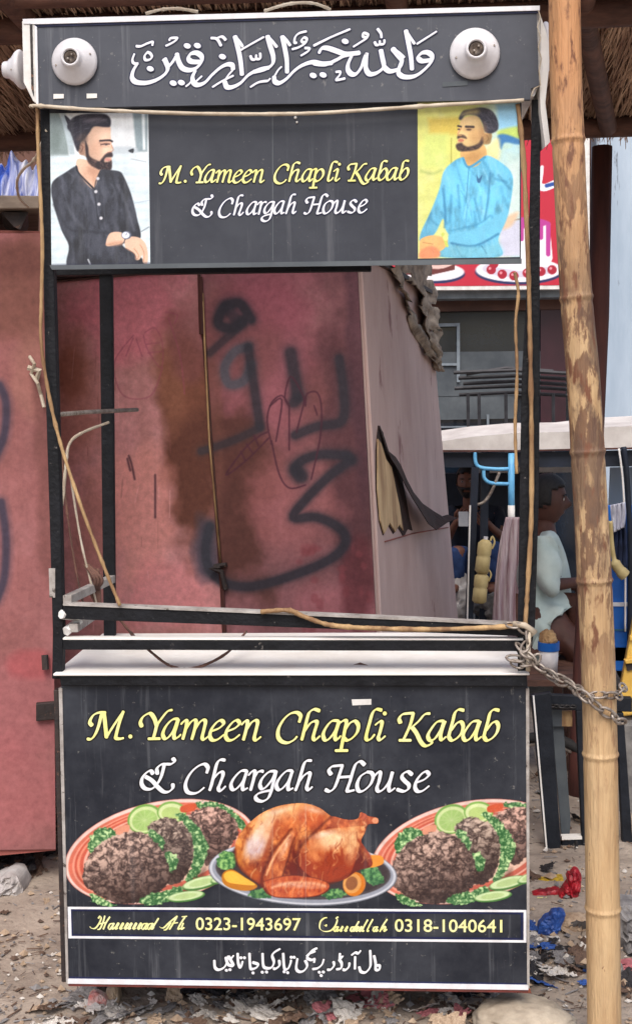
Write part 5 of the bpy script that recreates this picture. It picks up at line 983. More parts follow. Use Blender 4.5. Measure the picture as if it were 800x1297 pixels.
# ---- chains
def chain(path, L_, r, name, label, m):
    P = np.array([tuple(p) for p in crv(path, 10)]); d = np.concatenate([[0], np.cumsum(np.linalg.norm(np.diff(P, axis=0), axis=1))]); b = MB(); s_ = 0; k = 0
    while s_ < d[-1]:
        c = Vector([np.interp(s_, d, P[:, i]) for i in range(3)]); c2 = Vector([np.interp(min(s_+.01, d[-1]), d, P[:, i]) for i in range(3)]); t = (c2-c)
        if t.length < 1e-6: break
        t.normalize(); a = t.cross(Vector((0, 1, .3))).normalized(); bb = t.cross(a); u = (a*.96+bb*.25 if k % 2 else bb*.96-a*.25); u.normalize()
        ring_ = [c+t*math.cos(q)*L_*.5+u*math.sin(q)*L_*.27 for q in np.linspace(0, 2*math.pi, 13)]
        b.tube(ring_, r, 6, cap=False); s_ += L_*.76; k += 1
    return tag(b.build(name, M[m], smooth=True, fix=False), label, 'chain')
rp_ = .0415
chain([ptv(652, 834, -.03), ptv(672, 838, -.035), ptv(700, 858, -.06), ptv(725, 870, -.12), ptv(740, 882, YP-rp_-.012), ptv(758, 896, YP-rp_-.014), ptv(776, 908, YP-rp_-.004), ptv(786, 914, YP-.01)], .044, .0036, 'chain', 'rusty steel chain hanging from the cart corner to the bamboo pole', 'steel')
def around(y, r0=.046):
    c = ptv(np.interp(y, yy, xx), y, YP); return [c+Vector((math.cos(a)*r0, math.sin(a)*r0, .004*math.sin(3*a))) for a in np.linspace(-.2, -2.9, 12)]
ar = around(876)
chain([ptv(660, 822, -.03), ptv(684, 846, -.05), ptv(715, 862, -.09)]+[p for p in ar[::-1]]+[ptv(790, 868, YP+.05)], .04, .0033, 'chain', 'steel chain wrapped once round the bamboo pole', 'steel')
chain([ptv(648, 792, -.03), ptv(662, 797, -.04), ptv(668, 812, -.035), ptv(662, 826, -.04), ptv(678, 836, -.04), ptv(664, 843, -.035), ptv(646, 838, -.03)], .034, .0033, 'chain', 'knot of chain links bunched on the cart corner', 'steel')
b = MB(); b.tube([ptv(650, 790, -.03), ptv(664, 792, -.045), ptv(676, 800, -.03), ptv(668, 806, -.02)], .008, 7); b.tube([ptv(669, 800, -.035), ptv(668, 850, -.03)], .006, 6); tag(b.build('rope_end', M['wire'], smooth=True), 'frayed pale rope end knotted at the cart corner', 'rope')

# ---- black iron bench frame
YF = 1.42
fb = thing('iron_stand', 'black iron stand with narrow uprights beside the cart', 'stand', tuple(at(735, 1077, YF)))
slab([(672, 881), (697, 877), (710, 1077), (691, 1079)], YF-.05, .03).build('leg', M['blackplain'], fb, bevel=.003)
slab([(697, 880), (800, 884), (800, 902), (697, 899)], YF-.02, .03).build('top_rail', M['blackplain'], fb, bevel=.003)
slab([(729, 900), (741, 900), (744, 1074), (737, 1074)], YF-.02, .03).build('leg', M['blackplain'], fb, bevel=.003)
slab([(780, 903), (789, 903), (801, 1072), (788, 1073)], YF-.02, .03).build('leg', M['blackplain'], fb, bevel=.003)
slab([(710, 1064), (741, 1063), (741, 1075), (711, 1076)], YF-.015, .03).build('lower_rail', M['blackplain'], fb, bevel=.003)
slab([(711, 1060.5), (741, 1059.5), (741, 1063), (711, 1064)], YF-.018, .034).build('rail_edge', M['cream'], fb)
slab([(699, 920), (713, 920), (722, 1040), (720, 1062), (711, 1062)], YF+.03, .02).build('grey_panel', M['dimgrey'], fb)
slab([(698, 899), (711, 900), (711, 920), (698, 920)], YF+.01, .03).build('grey_block', M['dimgrey'], fb); slab([(711, 901), (724, 901), (724, 920), (711, 920)], YF+.01, .03).build('wooden_block', M['bambooraw'], fb)
b = MB()
slab([(674, 881), (676, 881), (693, 1078), (691, 1078)], YF-.052, .004, b).build('worn_edge', M['cream'], fb)
chain([ptv(697, 894, YF-.03), ptv(712, 895, YF-.035), ptv(727, 895, YF-.03)], .026, .004, 'chain', 'short chain threaded under the top rail of the black iron stand', 'darkchain')
chain([ptv(727, 1072, YF-.03), ptv(722, 1095, YF-.1), ptv(714, 1120, YF-.2), ptv(706, 1148, YF-.3)], .045, .0055, 'chain', 'dark chain hanging from the black iron stand down to the litter', 'darkchain')
# ---- yellow sheet box, tyre, tarpaulin
M['yellow'] = mat('yellow_paint', C(232, 190, 92), C(206, 160, 70), 6, 0.5, .1, 40, spots=C(150, 110, 60), spot_scale=16, spot_amt=.68)
yb = thing('yellow_crate', 'yellow slant sided plastic crate with dark grip slot at the right edge', 'crate', tuple(at(800, 1000, 1.7)))
q = [(801, 786), (860, 780), (860, 900), (785, 908), (779, 902)]; fr = [ptv(x, y, 1.7) for x, y in q]; b = MB(); b.prism(fr, [v+Vector((.08, .35, 0)) for v in fr]); b.build('body', M['yellow'], yb, bevel=.008)
slab([(792, 842), (812, 840), (812, 846), (794, 850)], 1.69, .012).build('slot', M['rustblack'], yb); slab([(790, 836), (815, 833), (815, 839), (792, 841)], 1.675, .025).build('grip', M['yellow'], yb, bevel=.003); slab([(797, 806), (815, 802), (815, 808), (797, 812)], 1.685, .02).build('rib', M['yellow'], yb, bevel=.003)
b = MB(); p0 = ptv(810, 910, 1.8); b.prism([(p0.x-.12, 1.72, -.06), (p0.x+.3, 1.72, -.06), (p0.x+.3, 1.72, p0.z+.02), (p0.x-.1, 1.72, p0.z+.02)], [(p0.x-.12, 2.02, -.06), (p0.x+.3, 2.02, -.06), (p0.x+.3, 2.02, p0.z+.02), (p0.x-.1, 2.02, p0.z+.02)])
M['greybag'] = mat('grey_tarp', C(150, 146, 142), C(86, 84, 84), 7, .8, .5, 20)
tag(b.build('tarpaulin_block', M['greybag'], bevel=.03), 'grey tarpaulin covered block under the yellow crate', 'block')
M['rubber'] = mat('rubber', C(44, 42, 42), C(30, 29, 30), 20, .8, .3, 60)
def ring_(c, R_, r, axis, n=36, m_=10):
    axis = Vector(axis).normalized(); a = axis.orthogonal().normalized(); bb = axis.cross(a); c = Vector(c)
    b = MB(); vs = []; fs = []
    for i in range(n):
        t = 2*math.pi*i/n; o_ = a*math.cos(t)+bb*math.sin(t)
        for j in range(m_): s_ = 2*math.pi*j/m_; vs.append(c+o_*(R_+r*math.cos(s_))+axis*r*math.sin(s_))
    for i in range(n):
        for j in range(m_): fs.append((i*m_+j, ((i+1) % n)*m_+j, ((i+1) % n)*m_+(j+1) % m_, i*m_+(j+1) % m_))
    b.add(vs, fs); return b
c = ptv(690, 1005, 2.0); ty = thing('bicycle_wheel', 'dark bicycle wheel leaning behind the black iron stand', 'wheel', tuple(c))
ring_(c, .25, .022, (.25, 1, .1)).build('tyre', M['rubber'], ty, smooth=True); ring_(c, .222, .009, (.25, 1, .1), 36, 6).build('rim', M['steel'], ty, smooth=True)
ax = Vector((.25, 1, .1)).normalized(); a_ = ax.orthogonal().normalized(); b2 = ax.cross(a_); sp = MB()
for i in range(18): t = 2*math.pi*i/18; sp.tube([c+ax*.02*(-1)**i, c+(a_*math.cos(t)+b2*math.sin(t))*.22], .0016, 4)
sp.build('spokes', M['steel'], ty); hb = MB(); hb.lathe([(.02, -.03), (.02, .03)], c, ax, 12); hb.build('hub', M['steel'], ty)

# ---- auto rickshaw
YT = 4.0
ar = thing('auto_rickshaw', 'blue three wheeled rickshaw with cream canopy parked behind the cart', 'rickshaw', (2.2, YT+.5, -.2))
M['canvas'] = mat('cream_canopy', C(226, 220, 214), C(196, 188, 182), 5, .7, .2, 12); M['blue'] = mat('blue_paint', C(30, 112, 206), C(24, 92, 176), 5, .4); M['bluetube'] = mat('sky_blue_tube', C(130, 204, 244), C(96, 172, 224), 10, .45); M['teal'] = mat('teal_tube', C(52, 116, 150), C(40, 92, 124), 10, .5); M['seat'] = mat('dark_seat', C(34, 42, 58), C(20, 26, 36), 6, .6)
roofp = [(545, 563), (558, 559), (600, 553), (656, 548), (720, 547), (770, 541), (830, 538), (890, 543), (915, 556), (916, 569), (830, 568), (656, 572), (545, 573)]
fr = [ptv(x, y, YT) for x, y in roofp]; b = MB(); mid = [v+Vector((0, .5, .05)) for v in fr]; bk = [v+Vector((0, 1.05, 0)) for v in fr]; n_ = len(fr)
b.add(fr+mid+bk, [tuple(range(n_)), tuple(range(3*n_-1, 2*n_-1, -1))]+[(k*n_+i, (k+1)*n_+i, (k+1)*n_+(i+1) % n_, k*n_+(i+1) % n_) for k in (0, 1) for i in range(n_)]); b.build('canopy', M['canvas'], ar, smooth=False)
b = MB(); slab([(545, 570), (656, 570), (830, 566), (916, 567), (916, 569), (830, 568.5), (656, 572), (545, 572.5)], YT-.012, .01, b); b.build('canopy_piping', M['redwood'], ar)
b = MB(); slab([(546, 574), (656, 573.5), (830, 569.5), (914, 570.5), (914, 590), (656, 592), (546, 592)], YT+.02, .03, b); b.build('roof_rail', M['seat'], ar)
slab([(620, 588), (760, 586), (760, 598), (620, 600)], YT+1.0, .03).build('far_canopy_edge', M['canvas'], ar)
def tb(pts, r, m, name, Y=YT, parent=ar): b = MB(); b.tube(crv([ptv(p[0], p[1], p[2] if len(p) > 2 else Y) for p in pts], 6) if len(pts) > 2 else [ptv(p[0], p[1], p[2] if len(p) > 2 else Y) for p in pts], r, 8); return b.build(name, M[m], parent, smooth=True)
tb([(647, 574), (647, 672)], .019, 'bluetube', 'post'); tb([(647, 672), (648, 890)], .019, 'teal', 'lower_post'); tb([(647, 640), (647, 668)], .0205, 'cream', 'post_wrap')
tb([(601, 573), (602, 586), (608, 592), (625, 594), (645, 594)], .011, 'bluetube', 'grab_bar'); tb([(612, 596), (613, 606), (622, 612), (645, 613)], .011, 'bluetube', 'grab_bar'); tb([(598, 640), (612, 636), (622, 622), (632, 598)], .009, 'steel', 'grab_handle')
slab([(597, 592), (606, 592), (594, 900), (584, 900)], YT-.03, .04).build('windscreen_pillar', M['seat'], ar); slab([(609, 592), (619, 592), (615, 820), (606, 820)], YT+.05, .04).build('pillar', M['seat'], ar)
slab([(594, 640), (596, 640), (590, 880), (588, 880)], YT-.035, .005).build('pillar_trim', M['cream'], ar)
slab([(540, 600), (700, 598), (700, 850), (540, 850)], YT+1.0, .05).build('rear_curtain', M['seat'], ar)
x0, x1 = at(560, 800, YT)[0], at(905, 800, YT)[0]
b = MB(); b.box((x0, YT+.02, .12), (x1, YT+1.03, .2)); b.build('floor', M['seat'], ar)
b = MB(); b.box((x0+.0, YT+.5, .2), (x0+.7, YT+.98, .5)); b.build('bench_seat', M['seat'], ar, bevel=.03)
slab([(768, 640), (905, 640), (905, 850), (764, 850)], YT+.02, .03).build('side_panel', M['blue'], ar, bevel=.006)
slab([(772, 592), (905, 590), (905, 640), (770, 640)], YT+.5, .01).build('windscreen', M['paleblue'], ar)  # opaque pale blue paints the sky glint on the windscreen
slab([(768, 763), (905, 763), (905, 768), (767, 768)], YT+.012, .006).build('white_stripe', M['linewhite'], ar); slab([(768, 797), (905, 797), (905, 799), (767, 799)], YT+.012, .006).build('seam_line', M['teal'], ar)
tb([(789, 566), (793, 600), (797, 680), (797, 790), (796, 850)], .016, 'seat', 'front_pillar', YT-.03); tb([(783, 568), (788, 610), (791, 680), (791, 800)], .006, 'cream', 'pillar_trim', YT-.04)
for cx_, cy_ in ((x0+.3, YT+.1), (x0+.3, YT+.95), (x1-.25, YT+.5)):
    w_ = ring_((cx_, cy_, .03), .18, .05, (0, 1, 0)).build('wheel', M['rubber'], ar, smooth=True); hb = MB(); hb.lathe([(.14, -.03), (.13, .0), (.05, .02), (.14, .03)], (cx_, cy_, .03), (0, 1, 0), 20); hb.build('rim', M['steel'], w_)
# ---- things hanging on the rickshaw
M['jug'] = mat('yellow_jug', C(216, 196, 140), C(188, 164, 108), 8, .5)
def jug(cx, cy, h, tilt, label):
    c = ptv(cx, cy, YT-.1); r = pxr(9, YT-.1); hh = pxr(h, YT-.1)
    t = thing('jerrycan', label, 'jerrycan', tuple(c), 'yellow jerrycans hung on the rickshaw'); b = MB(); axv = Vector((tilt, 0, 1))
    b.lathe([(r*.7, -hh*.5), (r, -hh*.44), (r, -hh*.05), (r*.9, 0), (r, hh*.05), (r, hh*.36), (r*.6, hh*.45), (r*.3, hh*.48)], c, axv, 16); b.build('body', M['jug'], t, smooth=True)
    b = MB(); u_ = axv.normalized(); b.lathe([(r*.32, hh*.47), (r*.32, hh*.56)], c, axv, 10); b.build('cap', M['whiteplastic'], t)
    b = MB(); b.tube(crv([c+u_*hh*.44+Vector((r*.7, 0, 0)), c+u_*hh*.56+Vector((r*.9, 0, 0)), c+u_*hh*.4+Vector((r*1.3, 0, 0)), c+u_*hh*.2+Vector((r*1.05, 0, 0))], 4), r*.14, 6); b.build('handle', M['jug'], t)
jug(612, 704, 44, .12, 'upper yellow jerrycan hanging by the black rickshaw pillar'); jug(608, 744, 40, .1, 'lower yellow jerrycan hanging by the black rickshaw pillar')
def drape(L_, R_, Y, name, m, label, cat, amp=.02, nf_=9, nx=19):
    Ls, Rs = spline(L_, 6), spline(R_, 6); k = min(len(Ls), len(Rs)); V = []; b = MB()
    for i in range(k):
        for j in range(nx):
            u = j/(nx-1); p = Ls[i]*(1-u)+Rs[i]*u; V.append(ptv(p[0], p[1], Y+amp*math.sin(u*nf_*2+i*.12)+amp*.5*math.sin(u*nf_*4.3+1-i*.2)))
    b.add(V, [(i*nx+j, i*nx+j+1, (i+1)*nx+j+1, (i+1)*nx+j) for i in range(k-1) for j in range(nx-1)]); o = b.build(name, m, smooth=True); m_ = o.modifiers.new('thickness', 'SOLIDIFY'); m_.thickness = .006
    return tag(o, label, cat)
M['stripe'] = mat('striped_cloth', C(216, 202, 204), C(164, 132, 140), 10, .9, .2, 40, stretch=(6, 1, .3))
drape([(640, 655), (632, 690), (626, 740), (624, 790), (626, 840)], [(662, 655), (664, 690), (664, 740), (664, 790), (664, 840)], YT-.08, 'striped_cloth', M['stripe'], 'pinkish white striped cloth hanging on the blue rickshaw post', 'cloth')
M['denim'] = mat('navy_denim', C(44, 56, 88), C(26, 34, 58), 14, .9, .3, 60)
drape([(775, 650), (776, 680), (774, 715)], [(790, 648), (792, 680), (793, 720)], YT-.12, 'denim_jacket', M['denim'], 'navy denim jacket hanging against the blue rickshaw panel', 'jacket')
drape([(772, 640), (773, 655), (775, 675)], [(790, 636), (791, 650), (789, 668)], YT-.15, 'white_towel', M['whitecloth'], 'white towel hung over the navy denim jacket', 'towel')
b = MB(); b.tube(crv([ptv(772, 660, YT-.18), ptv(774, 690, YT-.18), ptv(778, 712, YT-.18), ptv(786, 724, YT-.18), ptv(792, 730, YT-.18)], 6), [.014]*12+[.03]*6+[.034]*6+[.02]*1, 8); tag(b.build('yellow_strap', M['jug'], smooth=True), 'yellow strap with knotted end hanging on the blue rickshaw', 'strap')
# sacks on the rickshaw floor
M['sack'] = mat('white_sack', C(206, 202, 200), C(160, 152, 148), 8, .9, .4, 30)
def lump(c, s_, name, m, label, cat, seed, group=None, amp=.35):
    bm = bmesh.new(); bmesh.ops.create_icosphere(bm, subdivisions=5, radius=1.0)
    co = np.array([v.co[:] for v in bm.verts]); nA = vnoise(co[:, 0]*1.0+30, co[:, 1]+30+co[:, 2]*1.3, 1.1, seed, 4)-.5; nB = vnoise(co[:, 2]+30, co[:, 0]-co[:, 1]+30, 1.5, seed+3, 4)-.5
    nC = vnoise(co[:, 0]+30, co[:, 1]*1.2+co[:, 2]+30, 5.5, seed+9, 3)-.5; k = 1+amp*(nA+nB)*1.6+amp*.5*nC
    for v, kk in zip(bm.verts, k): v.co = Vector((v.co.x*s_[0]*kk, v.co.y*s_[1]*kk, max(v.co.z, -.75)*s_[2]*kk))
    me = bpy.data.meshes.new(name); bm.to_mesh(me); bm.free(); me.materials.append(m); me.polygons.foreach_set('use_smooth', [True]*len(me.polygons))
    o = bpy.data.objects.new(name, me); COL.objects.link(o); o.location = c; return tag(o, label, cat, group)
lump(ptv(576, 765, YT+.35), (.12, .12, .17), 'sack', M['sack'], 'white sack on the rickshaw floor beside the man in jeans', 'sack', 5)
lump(ptv(625, 770, YT+.12), (.13, .1, .09), 'sack', M['greybag'], 'grey brown sack behind the striped cloth', 'sack', 6)
# ---- tub on a stool
tbx = thing('tub', 'white plastic tub with bright blue rim behind the cart corner', 'tub', tuple(ptv(694, 852, 2.4)))
c = ptv(694, 852, 2.4); r = pxr(13, 2.4); h = pxr(40, 2.4)
b = MB(); b.lathe([(r*.86, 0), (r*.96, h*.72), (r*.9, h*.72), (r*.8, .01)], c, (0, 0, 1), 24); b.build('body', M['whiteplastic'], tbx, smooth=True)
b = MB(); b.lathe([(r*.96, h*.72), (r*1.05, h*.74), (r*1.05, h*1.0), (r*.9, h*1.0), (r*.88, h*.74)], c, (0, 0, 1), 24); b.build('rim', M['blue'], tbx)
tag(lump(c+Vector((0, 0, h*1.03)), (r*.85, r*.85, .05), 'bread_pile', M['bambooraw'], 'tan bread pile filling the white tub', 'bread', 9), 'tan bread pile filling the white tub', 'bread')
sq = thing('stool', 'dark wooden stool carrying the white tub', 'stool', (c.x, c.y, gz(0, c.y)))
b = MB(); b.box((c.x-.15, c.y-.14, c.z-.03), (c.x+.15, c.y+.14, c.z-.001)); b.build('seat', M['darkwood'], sq)
for sx in (-.12, .12):
    for sy in (-.11, .11): b = MB(); b.box((c.x+sx-.015, c.y+sy-.015, -.2), (c.x+sx+.015, c.y+sy+.015, c.z-.031)); b.build('leg', M['darkwood'], sq)

# ================================================================== PEOPLE
M['skin1'] = mat('skin_brown', C(128, 84, 66), C(108, 68, 54), 12, .6); M['skin2'] = mat('skin_deep_brown', C(92, 58, 48), C(74, 46, 40), 12, .6); M['hair'] = mat('black_hair', C(28, 24, 26), C(16, 14, 16), 40, .6, .4, 120); M['eyewhite'] = mat('eye_white', C(220, 214, 208), C(210, 204, 200), 10, .4)
M['tee'] = mat('dark_navy_shirt', C(34, 40, 54), C(24, 28, 38), 8, .9, .3, 30); M['jeans'] = mat('blue_jeans', C(50, 74, 122), C(36, 54, 94), 10, .9, .3, 40); M['kurta'] = mat('mint_white_kameez', C(206, 220, 216), C(180, 198, 196), 6, .9, .4, 16); M['greytrouser'] = mat('grey_trousers', C(140, 148, 152), C(110, 118, 124), 8, .9, .3, 30); M['phone'] = mat('white_phone', C(226, 228, 232), C(200, 204, 210), 10, .3)
def skinmesh(name, V, E, rad, m, parent, root=0, sub=2, folds=0.0):
    me = bpy.data.meshes.new(name); off = rootoff(parent); me.from_pydata([tuple(Vector(v)-off) for v in V], E, [])
    o = bpy.data.objects.new(name, me); COL.objects.link(o); o.modifiers.new('skin', 'SKIN').use_smooth_shade = True; ss = o.modifiers.new('sub', 'SUBSURF'); ss.levels = sub; ss.render_levels = sub
    for i, r_ in enumerate(rad): me.skin_vertices[0].data[i].radius = (r_, r_); me.skin_vertices[0].data[i].use_root = (i == root)
    bpy.context.view_layer.update(); m2 = bpy.data.meshes.new_from_object(o.evaluated_get(bpy.context.evaluated_depsgraph_get())); bpy.data.objects.remove(o)
    if folds:
        co = np.array([v.co[:] for v in m2.vertices]); nn_ = np.array([v.normal[:] for v in m2.vertices]); fz = np.abs(vnoise(co[:, 0]*2+co[:, 2]*.8+30, co[:, 2]*1.1+co[:, 1]*1.5+30, 5.0, 301, 3)-.5)*2
        co = co+nn_*((fz-.35)*folds)[:, None]; m2.vertices.foreach_set('co', co.ravel())
    m2.name = name; m2.materials.clear(); m2.materials.append(m); m2.polygons.foreach_set('use_smooth', [True]*len(m2.polygons))
    o = bpy.data.objects.new(name, m2); COL.objects.link(o); o.parent = parent; return o
def head_mesh(c, fwd, sc, tilt=0):
    f = Vector(fwd).normalized(); up = Vector((0, 0, 1)); s_ = f.cross(up).normalized(); up = s_.cross(f)
    bm = bmesh.new(); bmesh.ops.create_uvsphere(bm, u_segments=36, v_segments=26, radius=1.0); V = []
    for v in bm.verts:
        x, y, z = v.co   # x side, y forward, z up
        jaw = 1-.28*max(0, -z)**1.3; X = x*.074*jaw; Y = y*.094*(1-.12*max(0, -z)); Z = z*.118
        if y > 0:
            Y += .028*math.exp(-((x/.17)**2))*math.exp(-(((z+.08)/.2)**2))*(1 if z > -.3 else .6)      # nose
            Y -= .012*(math.exp(-(((abs(x)-.4)/.18)**2))*math.exp(-(((z-.12)/.12)**2)))                # eye sockets
            Y += .008*math.exp(-((x/.35)**2))*math.exp(-(((z+.46)/.09)**2))                            # lips
            Y += .010*math.exp(-((x/.35)**2))*math.exp(-(((z+.82)/.16)**2))                            # chin
        V.append(Vector(c)+(s_*X+f*Y+up*Z)*sc)
    F = [tuple(v.index for v in fc.verts) for fc in bm.faces]; bm.free(); return V, F, f, s_, up
def person(label, J, rad, loc, fwd, skin, shirt, trousers, sleeve, legs, beard=False, sc=1.0, hairback=.0):
    p = thing('person', label, 'person', loc)
    nm = [k for k in J if k != 'head']; V = [J[k] for k in nm]; ix = {k: i for i, k in enumerate(nm)}; E = []
    ch = ['pelvis', 'waist', 'chest', 'neck', 'skull']; E += [(ix[a], ix[b_]) for a, b_ in zip(ch, ch[1:])]
    for s_ in 'lr':
        E += [(ix['chest'], ix['sh_'+s_]), (ix['sh_'+s_], ix['el_'+s_]), (ix['el_'+s_], ix['wr_'+s_]), (ix['wr_'+s_], ix['pa_'+s_]), (ix['pelvis'], ix['hip_'+s_]), (ix['hip_'+s_], ix['kn_'+s_]), (ix['kn_'+s_], ix['an_'+s_]), (ix['an_'+s_], ix['to_'+s_])]
    base = dict(pelvis=.12, waist=.105, chest=.115, neck=.05, skull=.05, sh=.06, el=.038, wr=.026, pa=.03, hip=.085, kn=.055, an=.036, to=.03)
    R_ = [(base.get(k) or base[k.split('_')[0]])*sc for k in nm]
    body = skinmesh('body', V, E, R_, skin, p, ix['pelvis'])
    # head and fingers belong to the same mesh
    hv, hf, f, sd, up = head_mesh(J['head'], fwd, sc); b = MB(); b.add(hv, hf)
    for s_ in (-1, 1): b.lathe([(.004, -.012), (.022*sc, -.004), (.024*sc, .004), (.01, .008)], Vector(J['head'])+sd*s_*.074*sc-f*.01-up*.01, sd*s_, 12)
    for s_ in 'lr':
        pa, wr = Vector(J['pa_'+s_]), Vector(J['wr_'+s_]); d_ = (pa-wr).normalized(); n_ = d_.cross(Vector(fwd)).normalized() if abs(d_.dot(Vector(fwd).normalized())) < .95 else Vector((0, 0, 1)); g = d_.cross(n_)
        for k in range(4):
            o_ = n_*(k-1.5)*.019*sc; L_ = (.062, .07, .066, .052)[k]*sc; b.tube([pa+o_*.8, pa+o_+d_*L_*.5, pa+o_*1.05+d_*L_*.85+g*.02, pa+o_+d_*L_+g*.04], [.0095*sc, .009*sc, .008*sc, .006*sc], 7)
        b.tube([wr*.4+pa*.6-n_*.026*sc, pa-n_*.046*sc+d_*.012, pa-n_*.046*sc+d_*.04+g*.012], [.011*sc, .01*sc, .007*sc], 7)
    tmp = b.build('tmp', skin, p, smooth=True); bm = bmesh.new(); bm.from_mesh(body.data); bm.from_mesh(tmp.data); bm.to_mesh(body.data); bm.free(); bpy.data.objects.remove(tmp); body.data.polygons.foreach_set('use_smooth', [True]*len(body.data.polygons))
    # hair cap, eyes, brows, beard
    def cap(cond, grow, name, m):
        V2, F2, *_ = head_mesh(J['head'], fwd, sc); c0 = Vector(J['head']); nv = []
        for v in V2: q = (v-c0); nv.append(c0+q*grow)
        keep = []
        for fc in F2:
            q = sum(((V2[i]-c0) for i in fc), Vector())/len(fc)/sc
            if cond(q.dot(sd), q.dot(f), q.dot(up)): keep.append(fc)
        b = MB(); b.add(nv, keep); o = b.build(name, m, p, smooth=True, fix=False); md = o.modifiers.new('t', 'SOLIDIFY'); md.thickness = .012; md.offset = 0; return o
    cap(lambda x, y, z: z > .055+.35*max(0, y-.02) or (y < .01 and z > -.04+.5*max(0, y+.05)), 1.1, 'hair', M['hair'])
    if beard: cap(lambda x, y, z: z < -.03 and y > -.02 and not (abs(x) < .025 and -.064 < z < -.046), 1.035, 'beard', M['hair'])
    for s_ in (-1, 1):
        c_ = Vector(J['head'])+(sd*s_*.03+f*.079+up*.014)*sc; b = MB(); b.lathe([(.0005, -.004), (.0085*sc, -.002), (.007*sc, .001), (.0005, .0025)], c_, f, 10); e_ = b.build('eye', M['eyewhite'], p, smooth=True)
        b = MB(); b.lathe([(.0055*sc, .0012), (.005*sc, .0032)], c_, f, 8); b.build('iris', M['hair'], e_)
        b = MB(); b.tube([Vector(J['head'])+(sd*s_*.014+f*.09+up*.034)*sc, Vector(J['head'])+(sd*s_*.032+f*.088+up*.038)*sc, Vector(J['head'])+(sd*s_*.05+f*.076+up*.032)*sc], .004*sc, 6); b.build('eyebrow', M['hair'], p)
    # clothes
    def garment(name, keys, edges, R2, m): return skinmesh(name, [J[k] if isinstance(k, str) else k for k in keys], edges, R2, m, p)
    ks_ = ['pelvis', 'waist', 'chest', 'collar', 'sh_l', 'el_l', 'sh_r', 'el_r']; J['collar'] = Vector(J['chest'])*.45+Vector(J['neck'])*.55
    vs = [J[k] for k in ks_]; ed = [(0, 1), (1, 2), (2, 3), (2, 4), (4, 5), (2, 6), (6, 7)]; rr = [.165*sc, .15*sc, .15*sc, .075*sc, .09*sc, .06*sc, .085*sc, .06*sc]
    if sleeve < 1:
        vs[5] = Vector(J['sh_l']).lerp(Vector(J['el_l']), .75); vs[7] = Vector(J['sh_r']).lerp(Vector(J['el_r']), .75)
    else:
        vs += [Vector(J['el_l']).lerp(Vector(J['wr_l']), .55), Vector(J['el_r']).lerp(Vector(J['wr_r']), .35)]; ed += [(5, 8), (7, 9)]; rr += [.05*sc, .052*sc]
    if sleeve >= 1:
        k = len(vs); vs += [Vector(J['pelvis']).lerp(Vector(J['kn_l']), .3)-Vector((0, 0, .01)), Vector(J['pelvis']).lerp(Vector(J['kn_r']), .3)-Vector((0, 0, .01))]; ed += [(0, k), (0, k+1)]; rr += [.165*sc, .165*sc]; rr[0] = .18*sc
    skinmesh('shirt', vs, ed, rr, shirt, p, sub=3, folds=.042)
    vs = [J['pelvis']]; ed = []; rr = [.145*sc]
    for s_ in 'lr':
        k = len(vs); vs += [J['hip_'+s_], J['kn_'+s_], Vector(J['kn_'+s_]).lerp(Vector(J['an_'+s_]), legs)]; ed += [(0, k), (k, k+1), (k+1, k+2)]; rr += [.1*sc, .075*sc, .058*sc]
    skinmesh('trousers', vs, ed, rr, trousers, p, sub=3, folds=.03); return p
Y1 = YT+.62
def q_(px, py, dy=0.0): return ptv(px, py, Y1+dy)
J = dict(pelvis=q_(604, 742, .12), waist=q_(602, 712, .12), chest=q_(600, 668, .1), neck=q_(594, 637, .06), skull=q_(592, 622, .04), head=q_(591, 610, .02),
  sh_l=q_(572, 652, .08), el_l=q_(566, 682, -.12), wr_l=q_(576, 664, -.3), pa_l=q_(582, 656, -.34), sh_r=q_(630, 652, .08), el_r=q_(640, 684, -.1), wr_r=q_(622, 668, -.26), pa_r=q_(614, 660, -.3),
  hip_l=q_(590, 742, .06), kn_l=q_(580, 694, -.34), an_l=q_(578, 742, -.3), to_l=q_(574, 748, -.42), hip_r=q_(620, 742, .06), kn_r=q_(626, 688, -.34), an_r=q_(622, 742, -.28), to_r=q_(622, 748, -.4))
p1 = person('bearded man in dark shirt and blue jeans seated in the rickshaw holding a phone', J, None, tuple(q_(604, 770, .1)), (-.15, -1, -.12), M['skin1'], M['tee'], M['jeans'], .5, .92, beard=True, sc=.84)
b = MB(); c = Vector(J['pa_l'])+Vector((.02, -.02, .0)); b.box((c.x-.03, c.y-.006, c.z-.05), (c.x+.03, c.y+.004, c.z+.04)); tag(b.build('phone', M['phone'], bevel=.004), 'white phone held by the man in jeans', 'phone')
Y2 = 2.75
def q2(px, py, dy=0.0): return ptv(px, py, Y2+dy)
J = dict(pelvis=q2(686, 790), waist=q2(688, 756), chest=q2(690, 706), neck=q2(688, 672), skull=q2(689, 654), head=q2(692, 634),
  sh_l=q2(684, 690, .16), el_l=q2(692, 738, .2), wr_l=q2(722, 742, .14), pa_l=q2(734, 742, .12), sh_r=q2(692, 692, -.17), el_r=q2(694, 742, -.19), wr_r=q2(724, 738, -.14), pa_r=q2(736, 738, -.1),
  hip_l=q2(690, 792, .09), kn_l=q2(738, 800, .12), an_l=q2(740, 880, .14), to_l=q2(762, 890, .14), hip_r=q2(690, 790, -.09), kn_r=q2(734, 826, -.14), an_r=q2(724, 900, -.12), to_r=q2(750, 912, -.12))
p2_ = person('young man in pale mint shirt seen in profile behind the bamboo pole', J, None, tuple(q2(690, 800)), (1, -.12, -.08), M['skin2'], M['kurta'], M['skin2'], 1.0, .3, sc=.98)
st2 = thing('bench', 'low wooden bench under the man in mint shirt', 'bench', (float(J['pelvis'].x), Y2, -.15)); zt_ = J['pelvis'].z-.15; x_ = J['pelvis'].x
